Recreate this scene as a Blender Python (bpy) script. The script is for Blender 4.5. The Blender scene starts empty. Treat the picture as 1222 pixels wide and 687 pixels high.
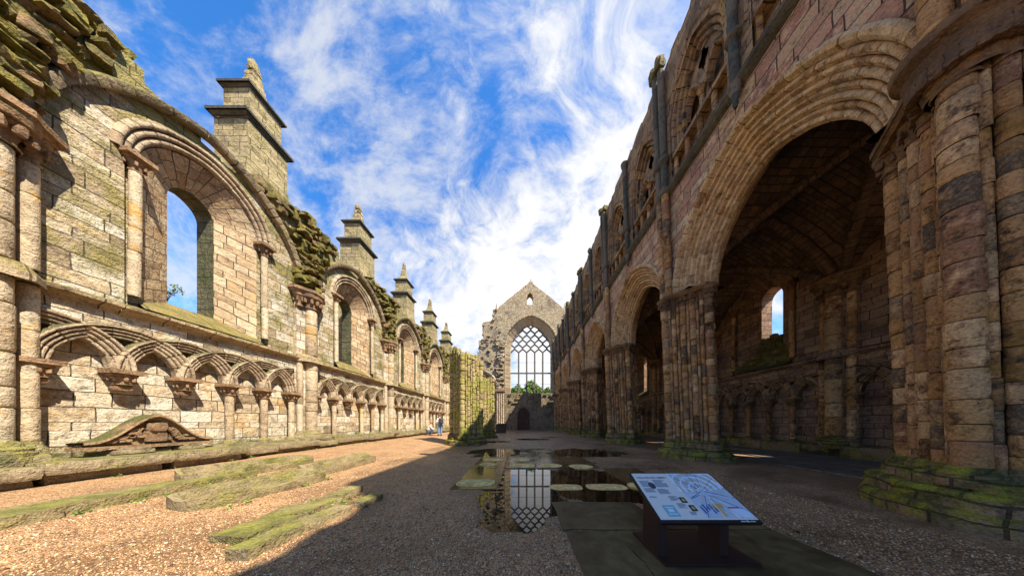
import bpy, bmesh, math, random
import numpy as np
from mathutils import Vector, noise
from mathutils.geometry import tessellate_polygon
PI = math.pi
R = random.Random(7)
SC = bpy.context.scene
COL = SC.collection
ORG = {}

# ------------------------------------------------------------------ objects
def props(o, label=None, cat=None, group=None, kind=None):
    if label: o['label'] = label
    if cat: o['category'] = cat
    if group: o['group'] = group
    if kind: o['kind'] = kind
    return o

def thing(name, label, cat, loc=(0, 0, 0), group=None):
    o = bpy.data.objects.new(name, None)
    COL.objects.link(o)
    o.empty_display_size = .3
    o.location = loc
    ORG[o] = Vector(loc)
    return props(o, label, cat, group)

class MB:
    def __init__(s):
        s.v = []; s.f = []; s.uv = []; s.mi = []; s.cur = 0
    def face(s, pts, uvs=None):
        b = len(s.v)
        pts = [Vector(p) for p in pts]
        s.v += pts
        s.f.append(tuple(range(b, b + len(pts))))
        s.mi.append(s.cur)
        if uvs is None: uvs = planar(pts)
        s.uv += uvs
    def grid(s, rows, uvrows, close=False):
        """rows: list of lists of points; shared verts so it can be shaded smooth"""
        b = len(s.v); m = len(rows[0])
        for r in rows: s.v += [Vector(p) for p in r]
        for i in range(len(rows) - 1):
            for j in range(m - 1 if not close else m):
                k = (j + 1) % m
                s.f.append((b + i * m + j, b + i * m + k, b + (i + 1) * m + k, b + (i + 1) * m + j))
                s.mi.append(s.cur)
                if close:
                    u1 = uvrows[i][j][0] + (uvrows[i][1][0] - uvrows[i][0][0])
                    u2 = uvrows[i + 1][j][0] + (uvrows[i + 1][1][0] - uvrows[i + 1][0][0])
                    s.uv += [uvrows[i][j], (u1, uvrows[i][j][1]), (u2, uvrows[i + 1][j][1]), uvrows[i + 1][j]]
                else:
                    s.uv += [uvrows[i][j], uvrows[i][k], uvrows[i + 1][k], uvrows[i + 1][j]]
    def box(s, fr, s0, s1, d0, d1, z0, z1, skip=''):
        P = lambda a, b, c: fr(a, b, c)
        q = [[(s0, d0, z0), (s0, d1, z0), (s0, d1, z1), (s0, d0, z1)], [(s1, d0, z0), (s1, d0, z1), (s1, d1, z1), (s1, d1, z0)],
             [(s0, d0, z0), (s0, d0, z1), (s1, d0, z1), (s1, d0, z0)], [(s0, d1, z0), (s1, d1, z0), (s1, d1, z1), (s0, d1, z1)],
             [(s0, d0, z1), (s0, d1, z1), (s1, d1, z1), (s1, d0, z1)], [(s0, d0, z0), (s1, d0, z0), (s1, d1, z0), (s0, d1, z0)]]
        for f in q: s.face([P(*p) for p in f])
    def poly(s, fr, d, outer, holes=()):
        loops = [[Vector((a, z, 0)) for a, z in outer]] + [[Vector((a, z, 0)) for a, z in h] for h in holes]
        flat = [p for l in loops for p in l]
        for t in tessellate_polygon(loops):
            pts = [flat[i] for i in t]
            s.face([fr(p.x, d, p.y) for p in pts])
    def prism(s, fr, pts, z0, z1, taper=1.0, c=None, bottom=False):
        """polygon in the (s, d) plane extruded in z"""
        n = len(pts)
        if c is None: c = (sum(p[0] for p in pts) / n, sum(p[1] for p in pts) / n)
        top = [(c[0] + (p[0] - c[0]) * taper, c[1] + (p[1] - c[1]) * taper) for p in pts]
        for i in range(n):
            j = (i + 1) % n
            s.face([fr(*pts[i], z0), fr(*pts[j], z0), fr(*top[j], z1), fr(*top[i], z1)])
        s.face([fr(*p, z1) for p in top])
        if bottom: s.face([fr(*p, z0) for p in pts])
    def lathe(s, fr, cs, cd, prof, n=12, a0=0, a1=2 * PI, vrow=None):
        full = abs(a1 - a0 - 2 * PI) < 1e-4
        rows, uvs = [], []
        m = n if full else n + 1
        for i, (r, z) in enumerate(prof):
            A = [a0 + (a1 - a0) * k / n for k in range(m)]
            rows.append([fr(cs + r * math.cos(a), cd + r * math.sin(a), z) for a in A])
            v = z if vrow is None else vrow[i]
            uvs.append([((a * max(r, .02)) if vrow is None else a * .02, v) for a in A])
        s.grid(rows, uvs, close=full)
        if full and prof[-1][0] > 1e-3: s.face([p for p in rows[-1]])
    def shaft(s, fr, cs, cd, z0, z1, r, n=12, rh=.28, wob=.012, dmin=.2, dmax=.42, rj=.035):
        prof, vr = [], []
        z = z0; row = R.randint(0, 400)
        offs = []
        while z < z1 - 1e-4:
            h = R.uniform(dmin, dmax)
            if z + h > z1 - dmin * .6: h = z1 - z
            rr = r * (1 + R.uniform(-rj, rj)); o = (R.uniform(-wob, wob), R.uniform(-wob, wob))
            e = min(.012, h * .1)
            for dz, k, v in ((0, .89, .02), (e, .97, .06), (3 * e, 1, .12), (h - 3 * e, 1, .88), (h - e, .97, .94), (h, .89, .98)):
                prof.append((rr * k, z + dz)); vr.append((row + v) * rh); offs.append(o)
            z += h; row += 1
        rows, uvs = [], []
        u0 = R.uniform(0, 40)
        for (rr, zz), v, o in zip(prof, vr, offs):
            A = [2 * PI * k / n for k in range(n)]
            rows.append([fr(cs + o[0] + rr * math.cos(a), cd + o[1] + rr * math.sin(a), zz) for a in A])
            uvs.append([(u0 + a * .02, v) for a in A])
        s.grid(rows, uvs, close=True)
        s.face([p for p in rows[-1]])
    def tube(s, pts, rad, n=8):
        rows, uvs = [], []; L = 0
        pts = [Vector(p) for p in pts]
        for i, p in enumerate(pts):
            t = (pts[min(i + 1, len(pts) - 1)] - pts[max(i - 1, 0)]).normalized()
            a = t.cross(Vector((0, 0, 1)))
            if a.length < .05: a = t.cross(Vector((1, 0, 0)))
            a.normalize(); b = t.cross(a)
            if i: L += (p - pts[i - 1]).length
            r = rad[i] if isinstance(rad, (list, tuple)) else rad
            rows.append([p + (a * math.cos(2 * PI * k / n) + b * math.sin(2 * PI * k / n)) * r for k in range(n)])
            uvs.append([(2 * PI * k / n * .05, L) for k in range(n)])
        s.grid(rows, uvs, close=True)
        s.face(rows[-1]); s.face(rows[0])
    def rock(s, c, size, rot=0, amp=.12, n=4, seed=None, square=.6, tilt=0, drums=False):
        """an uneven block: subdivided box, partly rounded, shaken by noise"""
        sd = R.choice((0, 60)) + R.uniform(8, 50) if seed is None else seed
        ca, sa = math.cos(rot), math.sin(rot)
        ct, st = math.cos(tilt), math.sin(tilt)
        hx, hy, hz = size[0] / 2, size[1] / 2, size[2] / 2
        m = min(hx, hy, hz)
        def pt(x, y, z):
            v = Vector((x, y, z)); l = v.length
            q = v.normalized() * (1.25)
            v2 = v * square + Vector((q.x, q.y, q.z)) * (1 - square)
            v2 = Vector([max(-1, min(1, t)) for t in v2])
            p = Vector((v2.x * hx, v2.y * hy, v2.z * hz))
            k = Vector((p.x, p.y, p.z)) * (1.3 / max(.12, m * 2.2)) + Vector((sd, sd * .7, sd * 1.3))
            nn = noise.noise_vector(k) * amp * m * 2 + noise.noise_vector(k * 3.1) * amp * m * .7
            p += nn
            p = Vector((p.x * ct - p.z * st, p.y, p.x * st + p.z * ct))
            return Vector((c[0] + p.x * ca - p.y * sa, c[1] + p.x * sa + p.y * ca, c[2] + p.z))
        R6 = [((0, 1, 2), 1), ((0, 1, 2), -1), ((1, 2, 0), 1), ((1, 2, 0), -1), ((2, 0, 1), 1), ((2, 0, 1), -1)]
        for ax, sg in R6:
            rows, uvs = [], []
            for i in range(n + 1):
                r, ur = [], []
                for j in range(n + 1):
                    q = [0, 0, 0]
                    q[ax[0]] = -1 + 2 * i / n; q[ax[1]] = -1 + 2 * j / n; q[ax[2]] = sg
                    r.append(pt(*q)); ur.append((sd + (q[0] + q[1]) * .04, sd + q[2] * .04))
                rows.append(r); uvs.append(ur)
            s.grid(rows, uvs)
    def build(s, name, mat, parent=None, smooth=False, label=None, weld=True, org=None):
        me = bpy.data.meshes.new(name)
        o0 = Vector(org) if org is not None else None
        if o0 is None:
            o0 = Vector((0, 0, 0)); q = parent
            while q is not None:
                if q in ORG: o0 = ORG[q]; break
                q = q.parent
        me.from_pydata([tuple(v - o0) for v in s.v], [], s.f)
        uvl = me.uv_layers.new(name='UVMap')
        uvl.data.foreach_set('uv', np.array(s.uv, dtype=np.float32).ravel())
        mats = mat if isinstance(mat, (list, tuple)) else [mat]
        for m in mats: me.materials.append(m)
        if len(mats) > 1: me.polygons.foreach_set('material_index', s.mi)
        bm = bmesh.new(); bm.from_mesh(me)
        if weld: bmesh.ops.remove_doubles(bm, verts=bm.verts, dist=.0004)
        bmesh.ops.recalc_face_normals(bm, faces=bm.faces)
        bm.to_mesh(me); bm.free()
        if smooth:
            me.polygons.foreach_set('use_smooth', [True] * len(me.polygons))
            if isinstance(smooth, float): me.set_sharp_from_angle(angle=smooth)
        ob = bpy.data.objects.new(name, me)
        COL.objects.link(ob)
        if parent is not None: ob.parent = parent
        elif org is not None: ob.location = org; ORG[ob] = Vector(org)
        if label: ob['label'] = label
        return ob

UVC = (25.3, 25.3)
def planar(pts):
    n = (pts[1] - pts[0]).cross(pts[2] - pts[0])
    if n.length < 1e-9 and len(pts) > 3: n = (pts[2] - pts[0]).cross(pts[3] - pts[0])
    n = n.normalized() if n.length > 1e-12 else Vector((0, 0, 1))
    if abs(n.z) > .75: return [(p.x, p.y) for p in pts]
    if abs(n.x) >= abs(n.y): return [(p.y, p.z) for p in pts]
    return [(p.x, p.z) for p in pts]

# ------------------------------------------------------------------ arches
def arch_pt(w, h, off, t):
    """two-centred arch, t 0..1 left to right, offset outward; local x from the centre line, z from springing"""
    if h < w: h = w
    Rr = (w * w + h * h) / (2 * w)
    c = Rr - w
    Ri = Rr + off
    side = -1 if t <= .5 else 1
    tt = t * 2 if t <= .5 else (1 - t) * 2
    th_e = math.acos(max(-1, min(1, -c / Ri)))
    th = PI + (th_e - PI) * tt
    x = c + Ri * math.cos(th); z = Ri * math.sin(th)
    return (x if side < 0 else -x), z

def arch_outline(cs, zs, w, h, off=0, n=24, t0=0., t1=1.):
    return [(cs + x, zs + z) for x, z in (arch_pt(w, h, off, t0 + (t1 - t0) * i / n) for i in range(n + 1))]

def arch_len(w, h, off):
    p = arch_outline(0, 0, w, h, off, 32)
    return sum(math.hypot(p[i + 1][0] - p[i][0], p[i + 1][1] - p[i][1]) for i in range(32))

def arch_sweep(mb, fr, cs, zs, w, h, prof, bl=.3, t0=0., t1=1., foot=None, jit=.006, sub=3, rh=.28):
    """moulding profile [(off, d)] carried round an arch in separate voussoirs; foot: carry it straight down to that z"""
    om = sum(p[0] for p in prof) / len(prof)
    L = arch_len(w, h, om) * (t1 - t0)
    nb = max(4, int(round(L / bl)))
    pn = []
    for i in range(len(prof)):
        a = prof[max(i - 1, 0)]; b = prof[min(i + 1, len(prof) - 1)]
        dx, dy = b[0] - a[0], b[1] - a[1]; l = math.hypot(dx, dy) or 1
        pn.append((-dy / l, dx / l))
    cum = [0]
    for i in range(1, len(prof)): cum.append(cum[-1] + math.hypot(prof[i][0] - prof[i - 1][0], prof[i][1] - prof[i - 1][1]))
    rows, uvs = [], []
    row = R.randint(0, 500); u0 = R.uniform(0, 50)
    def ring(pos, k, v):
        r, ur = [], []
        for (o, d), (nx, nd), cl in zip(prof, pn, cum):
            x, z = pos(o + nx * k)
            r.append(fr(cs + x, d + nd * k, z)); ur.append((u0 + cl * .15, v))
        rows.append(r); uvs.append(ur)
    def blk(posf, row, j):
        for f, k in ((0.0, -.012), (.05, j), (.95, j), (1.0, -.012)) if sub < 3 else ((0.0, -.012), (.05, j), (.35, j), (.65, j), (.95, j), (1.0, -.012)):
            ring(lambda o, f=f: posf(o, f), k, (row + .03 + .94 * f) * rh)
    if foot is not None:
        nf = max(1, int((zs - foot) / .32))
        for b in range(nf):
            blk(lambda o, f, b=b: (arch_pt(w, h, o, 0)[0], foot + (zs - foot) * (b + f) / nf), row, R.uniform(-jit, jit)); row += 1
    for b in range(nb):
        blk(lambda o, f, b=b: (lambda p: (p[0], zs + p[1]))(arch_pt(w, h, o, t0 + (t1 - t0) * (b + f) / nb)), row, R.uniform(-jit, jit)); row += 1
    if foot is not None:
        for b in range(nf):
            blk(lambda o, f, b=b: (arch_pt(w, h, o, 1)[0], zs - (zs - foot) * (b + f) / nf), row, R.uniform(-jit, jit)); row += 1
    mb.grid(rows, uvs)

def rolls(o0, d0, n, w, dd, r=.46, k=6):
    """n rolls, each stepping outward by w and forward by dd"""
    out = []
    for i in range(n):
        cx, cd = o0 + (i + .5) * w, d0 + i * dd
        for j in range(k + 1):
            a = math.radians(205 - 190 * j / k)
            out.append((cx + r * w * math.cos(a), cd + r * w * math.sin(a) + r * w * .5))
        if i < n - 1: out.append((cx + .5 * w, cd + dd * .35 - .22 * w))
    return out

# ------------------------------------------------------------------ materials
class NT:
    def __init__(s, nt): s.t = nt; s.N = nt.nodes; s.L = nt.links
    def n(s, typ, **kw):
        nd = s.N.new(typ)
        for k, v in kw.items():
            if k.startswith('i_'):
                key = k[2:]
                key = int(key) if key.isdigit() else key.replace('_', ' ')
                s.set(nd.inputs[key], v)
            else: setattr(nd, k, v)
        return nd
    def set(s, sock, v):
        if hasattr(v, 'is_output') or isinstance(v, bpy.types.NodeSocket): s.L.new(v, sock)
        else: sock.default_value = v
    def math(s, op, a, b=None, c=None, clamp=False):
        nd = s.N.new('ShaderNodeMath'); nd.operation = op; nd.use_clamp = clamp
        s.set(nd.inputs[0], a)
        if b is not None: s.set(nd.inputs[1], b)
        if c is not None: s.set(nd.inputs[2], c)
        return nd.outputs[0]
    def vmath(s, op, a, b=None):
        nd = s.N.new('ShaderNodeVectorMath'); nd.operation = op
        s.set(nd.inputs[0], a)
        if b is not None: s.set(nd.inputs[3 if op == 'SCALE' else 1], b)
        return nd.outputs[0]
    def mix(s, f, a, b, typ='MIX'):
        nd = s.N.new('ShaderNodeMix'); nd.data_type = 'RGBA'; nd.blend_type = typ
        s.set(nd.inputs[0], f); s.set(nd.inputs[6], a); s.set(nd.inputs[7], b)
        return nd.outputs[2]
    def ramp(s, f, stops, interp='LINEAR'):
        nd = s.N.new('ShaderNodeValToRGB'); cr = nd.color_ramp; cr.interpolation = interp
        while len(cr.elements) < len(stops): cr.elements.new(.5)
        for e, (p, c) in zip(cr.elements, stops):
            e.position = p; e.color = c if len(c) == 4 else (*c, 1)
        s.set(nd.inputs[0], f)
        return nd.outputs[0]
    def noise(s, vec, scale, detail=4, rough=.6, dim='3D', typ=None):
        nd = s.N.new('ShaderNodeTexNoise'); nd.noise_dimensions = dim
        s.set(nd.inputs['Vector'] if dim != '1D' else nd.inputs['W'], vec)
        nd.inputs['Scale'].default_value = scale; nd.inputs['Detail'].default_value = detail; nd.inputs['Roughness'].default_value = rough
        return nd.outputs[0]
    def smooth(s, v, a, b):
        nd = s.N.new('ShaderNodeMapRange'); nd.interpolation_type = 'SMOOTHSTEP'
        s.set(nd.inputs[0], v); nd.inputs[1].default_value = a; nd.inputs[2].default_value = b
        return nd.outputs[0]

def new_mat(name):
    m = bpy.data.materials.new(name); m.use_nodes = True
    t = NT(m.node_tree); b = m.node_tree.nodes['Principled BSDF']
    return m, t, b

def pal(*cols):
    n = len(cols)
    return [(i / (n - 1), c) for i, c in enumerate(cols)]

def stone(name, palette, bw=.62, rh=.28, warp=True, mortar=.011, stain=.35, stain_col=(.03, .024, .02), moss=.0, up=.5, low=.0,
          low_h=1.0, moss_col=(.085, .095, .018), moss_col2=(.045, .055, .014), rough=.88, bump=.95, mort=(.07, .048, .028), high=None, yellow=.0, streak=0., grain=.85, pit=.0):
    m, t, b = new_mat(name)
    uv = t.n('ShaderNodeUVMap').outputs[0]
    geo = t.n('ShaderNodeNewGeometry'); pos = geo.outputs['Position']
    sep = t.n('ShaderNodeSeparateXYZ', i_0=pos); z = sep.outputs[2]
    nz = t.n('ShaderNodeSeparateXYZ', i_0=geo.outputs['Normal']).outputs[2]
    co = uv
    if warp:
        nw = t.n('ShaderNodeTexNoise', noise_dimensions='3D'); t.set(nw.inputs['Vector'], pos)
        nw.inputs['Scale'].default_value = 2.2; nw.inputs['Detail'].default_value = 2
        dv = t.vmath('SCALE', t.vmath('SUBTRACT', nw.outputs['Color'], (.5, .5, .5)), .055)
        s2 = t.n('ShaderNodeSeparateXYZ', i_0=uv)
        rowshift = t.math('MULTIPLY', t.math('SUBTRACT', t.noise(s2.outputs[1], 1.1, 1, .5, '1D'), .5), .55)
        co = t.vmath('ADD', t.vmath('ADD', uv, dv), t.n('ShaderNodeCombineXYZ', i_1=rowshift).outputs[0])
    br = t.n('ShaderNodeTexBrick', i_Vector=co, i_Scale=1.0)
    br.inputs['Color1'].default_value = (0, 0, 0, 1); br.inputs['Color2'].default_value = (1, 1, 1, 1)
    br.inputs['Mortar'].default_value = (.5, .5, .5, 1)
    br.inputs['Mortar Size'].default_value = mortar; br.inputs['Mortar Smooth'].default_value = .35
    br.inputs['Brick Width'].default_value = bw; br.inputs['Row Height'].default_value = rh
    br.offset = .43; br.squash = .72; br.squash_frequency = 3
    mask = br.outputs['Fac']
    n1 = t.noise(pos, .9, 3, .62); n2 = t.noise(pos, 7, 4, .68); n3 = t.noise(pos, 38, 2, .6)
    idv = t.math('ADD', t.math('MULTIPLY', br.outputs['Color'], .8), t.math('MULTIPLY', t.math('SUBTRACT', n2, .4), .5))
    c = t.ramp(idv, pal(*palette))
    c = t.mix(grain, c, t.ramp(t.math('ADD', t.math('MULTIPLY', n2, .55), t.math('MULTIPLY', n3, .45)), [(.34, (.22, .19, .16)), (.46, (.80, .79, .77)), (.56, (1.08, 1.07, 1.05)), (.70, (1.5, 1.42, 1.28))]), 'MULTIPLY')
    if pit: c = t.mix(t.math('MULTIPLY', t.smooth(t.noise(pos, 3.4, 4, .75), .56, .66), pit), c, (.025, .02, .016, 1))
    if yellow:
        c = t.mix(t.math('MULTIPLY', t.smooth(t.noise(pos, 1.7, 3, .7), .56, .68), yellow), c, (.5, .26, .04, 1))
    if stain:
        st = t.smooth(t.math('ADD', t.math('MULTIPLY', n1, .65), t.math('MULTIPLY', n2, .35)), .53, .64)
        c = t.mix(t.math('MULTIPLY', st, stain), c, (*stain_col, 1))
    if streak:
        mp = t.n('ShaderNodeVectorMath', operation='MULTIPLY', i_0=pos, i_1=(3.2, 3.2, .22))
        c = t.mix(t.math('MULTIPLY', t.smooth(t.noise(mp.outputs[0], 1.0, 5, .6), .55, .72), streak), c, (*stain_col, 1))
    c = t.mix(t.math('MULTIPLY', mask, t.smooth(n2, .25, .6)), c, (*mort, 1))
    mm = None
    if moss or low or up:
        nm = t.math('ADD', t.math('MULTIPLY', t.noise(pos, 1.5, 4, .68), .75), t.math('MULTIPLY', n2, .3))
        v = t.math('ADD', nm, t.math('MULTIPLY', t.math('MAXIMUM', nz, 0), up))
        v = t.math('ADD', v, moss - .62)
        if low:
            v = t.math('ADD', v, t.math('MULTIPLY', t.math('SUBTRACT', 1.0, t.math('DIVIDE', z, low_h), clamp=True), low))
        if high:
            v = t.math('ADD', v, t.math('MULTIPLY', t.smooth(z, high[0], high[1]), high[2]))
        mm = t.smooth(v, -.06, .14)
        mc = t.mix(t.smooth(t.noise(pos, 4.5, 4, .6), .38, .62), (*moss_col2, 1), (*moss_col, 1))
        mc = t.mix(.6, mc, t.ramp(n3, [(.3, (.45, .45, .45)), (.7, (1.35, 1.35, 1.2))]), 'MULTIPLY')
        c = t.mix(t.math('MULTIPLY', mm, .88), c, mc)
        c = t.mix(t.math('MULTIPLY', mask, .6), c, (*[x * .5 for x in mort], 1))
    t.L.new(c, b.inputs['Base Color'])
    b.inputs['Roughness'].default_value = rough
    b.inputs['Specular IOR Level'].default_value = .25
    h = t.math('SUBTRACT', t.math('MULTIPLY', n2, .9), t.math('MULTIPLY', mask, .75))
    h = t.math('ADD', h, t.math('MULTIPLY', n3, .28))
    h = t.math('ADD', h, t.math('MULTIPLY', br.outputs['Color'], .3))
    if mm is not None: h = t.math('ADD', h, t.math('MULTIPLY', mm, t.math('MULTIPLY', n3, .5)))
    bp = t.n('ShaderNodeBump', i_Height=h, i_Strength=bump, i_Distance=.05)
    t.L.new(bp.outputs[0], b.inputs['Normal'])
    return m

def rubble_mat(name, palette, scale=3.2, moss=.0, low=0, bump=.8):
    m, t, b = new_mat(name)
    geo = t.n('ShaderNodeNewGeometry'); pos = geo.outputs['Position']
    nz = t.n('ShaderNodeSeparateXYZ', i_0=geo.outputs['Normal']).outputs[2]
    nw = t.n('ShaderNodeTexNoise'); t.set(nw.inputs['Vector'], pos); nw.inputs['Scale'].default_value = 1.5
    p2 = t.vmath('ADD', t.vmath('MULTIPLY', pos, (1, 1, 1.75)), t.vmath('SCALE', nw.outputs['Color'], .35))
    vo = t.n('ShaderNodeTexVoronoi', i_Vector=p2, i_Scale=scale, feature='F1')
    ve = t.n('ShaderNodeTexVoronoi', i_Vector=p2, i_Scale=scale, feature='DISTANCE_TO_EDGE')
    edge = t.smooth(ve.outputs['Distance'], .0, .09)
    n1 = t.noise(pos, .5, 5, .6); n2 = t.noise(pos, 8, 5, .65)
    rid = t.n('ShaderNodeSeparateXYZ', i_0=vo.outputs['Color']).outputs[0]
    c = t.ramp(t.math('ADD', t.math('MULTIPLY', rid, .75), t.math('MULTIPLY', n2, .3)), pal(*palette))
    c = t.mix(.7, c, t.ramp(n2, [(.3, (.5, .5, .5)), (.7, (1.25, 1.2, 1.1))]), 'MULTIPLY')
    c = t.mix(t.math('MULTIPLY', t.smooth(n1, .52, .66), .55), c, (.05, .042, .035, 1))
    c = t.mix(edge, (.05, .04, .03, 1), c)
    v = t.math('ADD', t.math('ADD', t.noise(pos, 1.1, 6, .68), t.math('MULTIPLY', t.math('MAXIMUM', nz, 0), .5)), moss - .62)
    mm = t.smooth(v, -.06, .14)
    c = t.mix(t.math('MULTIPLY', mm, .85), c, (.06, .075, .016, 1))
    t.L.new(c, b.inputs['Base Color']); b.inputs['Roughness'].default_value = .9
    h = t.math('ADD', edge, t.math('MULTIPLY', n2, .7))
    t.L.new(t.n('ShaderNodeBump', i_Height=h, i_Strength=bump, i_Distance=.06).outputs[0], b.inputs['Normal'])
    return m

def plain(name, col, rough=.6, metal=0, var=.0, scale=20, bump=0, spec=.5):
    m, t, b = new_mat(name)
    b.inputs['Roughness'].default_value = rough; b.inputs['Metallic'].default_value = metal
    b.inputs['Specular IOR Level'].default_value = spec
    tc = t.n('ShaderNodeTexCoord').outputs['Object']
    n = t.noise(tc, scale, 4, .6)
    lo = tuple(x * (1 - var) for x in col); hi = tuple(min(1, x * (1 + var)) for x in col)
    t.L.new(t.ramp(n, [(.3, lo), (.7, hi)]), b.inputs['Base Color'])
    if bump: t.L.new(t.n('ShaderNodeBump', i_Height=n, i_Strength=bump, i_Distance=.01).outputs[0], b.inputs['Normal'])
    return m

CREAM = [(.24, .17, .10), (.45, .34, .21), (.57, .47, .32), (.64, .56, .42), (.50, .36, .2), (.60, .52, .38)]
BROWN = [(.035, .026, .02), (.36, .18, .06), (.52, .29, .11), (.28, .13, .065), (.64, .40, .18), (.10, .07, .045), (.58, .31, .11)]
PINK = [(.46, .21, .115), (.56, .38, .19), (.42, .19, .115), (.66, .48, .26), (.48, .24, .14), (.62, .43, .23)]
BUFF = [(.38, .22, .10), (.56, .36, .17), (.68, .48, .25), (.58, .40, .21), (.44, .26, .13)]
GREY = [(.07, .068, .05), (.13, .115, .08), (.18, .14, .09), (.09, .08, .06)]
M = {}
M['wall'] = stone('north_ashlar', CREAM, bw=.56, rh=.27, mortar=.009, moss=-.12, low=.45, low_h=1.3, high=(8.2, 9.8, .3), stain=.75, stain_col=(.11, .08, .05), yellow=.4, streak=.45, pit=.35)
M['wall2'] = stone('north_upper_ashlar', CREAM, bw=.7, rh=.26, mortar=.010, moss=.13, stain=.65, streak=.5, pit=.3, stain_col=(.11, .085, .045), yellow=.15,
                   moss_col=(.27, .22, .05), moss_col2=(.17, .145, .045), high=(8.0, 9.6, .12))
M['reveal'] = stone('window_reveal_stone', [(.28, .18, .10), (.46, .32, .18), (.54, .41, .25), (.42, .26, .12), (.58, .45, .28)], bw=.5, rh=.27, stain=.4, stain_col=(.10, .065, .04), moss=-.2, warp=True)
M['drum'] = stone('north_shaft_stone', [(.30, .21, .12), (.48, .37, .23), (.55, .45, .3), (.42, .3, .17)], bw=60, warp=False, mortar=.006, stain=.4, stain_col=(.16, .12, .08), moss=-.16, low=.4, yellow=.7)
M['mould'] = stone('north_moulding_stone', [(.27, .18, .11), (.40, .29, .18), (.49, .38, .24), (.34, .23, .13)], bw=60, warp=False, mortar=.006, stain=.6, stain_col=(.14, .09, .05), moss=-.12)
M['cap'] = stone('carved_capital_stone', [(.22, .13, .07), (.36, .22, .11), (.44, .28, .13)], bw=60, rh=60, warp=False, stain=.7, stain_col=(.1, .06, .04), moss=-.12, bump=1.0)
M['string'] = stone('string_course_stone', [(.3, .22, .13), (.42, .31, .18), (.36, .25, .13)], bw=1.1, rh=5, stain=.4, moss=-.05, up=.38, moss_col=(.22, .165, .035), moss_col2=(.13, .11, .03))
M['mossrub'] = stone('mossy_vault_rubble', [(.2, .12, .06), (.36, .22, .11), (.44, .28, .13), (.28, .15, .075)], bw=60, rh=60, warp=False, stain=.75, stain_col=(.04, .03, .02), moss=.16, up=.35, bump=1.0, moss_col=(.2, .165, .02), moss_col2=(.07, .075, .018))
M['bench'] = stone('mossy_bench_stone', [(.24, .18, .1), (.34, .26, .15), (.28, .2, .1)], bw=60, rh=60, warp=False, stain=.5, moss=.05, up=.25, bump=1.0, moss_col=(.24, .21, .05), moss_col2=(.11, .11, .035))
M['tomb'] = stone('mossy_tomb_stone', [(.24, .18, .09), (.34, .26, .13), (.28, .2, .09)], bw=60, rh=60, warp=False, stain=.3, stain_col=(.10, .08, .045), moss=.06, up=.1, bump=.9, moss_col=(.21, .195, .03), moss_col2=(.10, .10, .02))
M['pinn'] = stone('pinnacle_ashlar', [(.22, .17, .08), (.36, .28, .13), (.44, .34, .17), (.28, .21, .1)], bw=.55, rh=.27, stain=.4, stain_col=(.07, .06, .04), moss=.03, up=.25, moss_col=(.26, .22, .05), moss_col2=(.13, .12, .04))
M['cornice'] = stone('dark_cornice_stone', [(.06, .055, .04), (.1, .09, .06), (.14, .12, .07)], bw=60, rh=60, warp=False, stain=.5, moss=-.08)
M['nave'] = stone('pink_spandrel_ashlar', PINK, grain=1.0, pit=.4, bw=.62, rh=.30, stain=.4, stain_col=(.07, .05, .042), moss=-.3, up=.3, streak=.35)
M['sdrum'] = stone('brown_shaft_drums', BROWN, grain=1.0, pit=.75, bw=60, warp=False, mortar=.01, stain=.45, stain_col=(.03, .024, .02), moss=-.18, low=.30, low_h=1.0, bump=.9, moss_col=(.12, .13, .015), yellow=.35)
M['sarch'] = stone('buff_voussoir_stone', BUFF, grain=1.0, pit=.4, bw=60, warp=False, mortar=.012, stain=.45, stain_col=(.09, .06, .04), moss=-.3, up=.2, bump=.8, yellow=.25)
M['scap'] = stone('ochre_capital_stone', [(.12, .07, .04), (.3, .17, .07), (.38, .23, .1)], bw=60, rh=60, warp=False, stain=.6, stain_col=(.04, .03, .022), moss=-.14, up=.45, bump=1.0, yellow=.5)
M['dshaft'] = stone('dark_green_grey_shaft', GREY, bw=60, warp=False, mortar=.006, stain=.4, moss=-.02, up=.3, moss_col=(.085, .10, .03), moss_col2=(.05, .055, .025))
M['trif'] = stone('triforium_ashlar', [(.18, .12, .07), (.32, .2, .10), (.44, .28, .13), (.25, .16, .1), (.48, .31, .15)], bw=.5, rh=.24, stain=.6, stain_col=(.05, .042, .035), moss=-.22, up=.3, yellow=.4, streak=.5)
M['plinth'] = stone('mossy_plinth_stone', [(.2, .14, .08), (.34, .21, .11), (.16, .11, .07)], bw=.55, rh=.21, mortar=.014, warp=True, pit=.5, stain=.6, moss=.03, up=.3, low=.1, bump=1.0, moss_col=(.27, .25, .015), moss_col2=(.07, .07, .012))
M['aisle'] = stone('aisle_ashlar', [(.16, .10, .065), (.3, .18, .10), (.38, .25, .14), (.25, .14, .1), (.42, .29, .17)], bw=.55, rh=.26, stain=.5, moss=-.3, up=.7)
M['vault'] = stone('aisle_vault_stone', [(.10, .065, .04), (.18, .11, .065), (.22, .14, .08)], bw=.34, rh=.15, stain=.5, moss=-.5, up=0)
M['mossp'] = stone('bright_mossy_shafts', [(.26, .18, .08), (.5, .38, .18), (.34, .24, .11), (.44, .3, .14)], bw=60, warp=False, mortar=.022, stain=.5, pit=.4, moss=.10, up=.2, moss_col=(.38, .36, .03), moss_col2=(.22, .23, .03), bump=.9)
M['rubble'] = rubble_mat('east_rubble', [(.18, .14, .08), (.40, .32, .19), (.54, .44, .27), (.36, .24, .13), (.48, .40, .26)], 3.4, moss=-.12)
M['rubble2'] = rubble_mat('mossy_rubble', [(.14, .11, .06), (.3, .22, .12), (.38, .29, .16)], 3.0, moss=.02)
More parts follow.
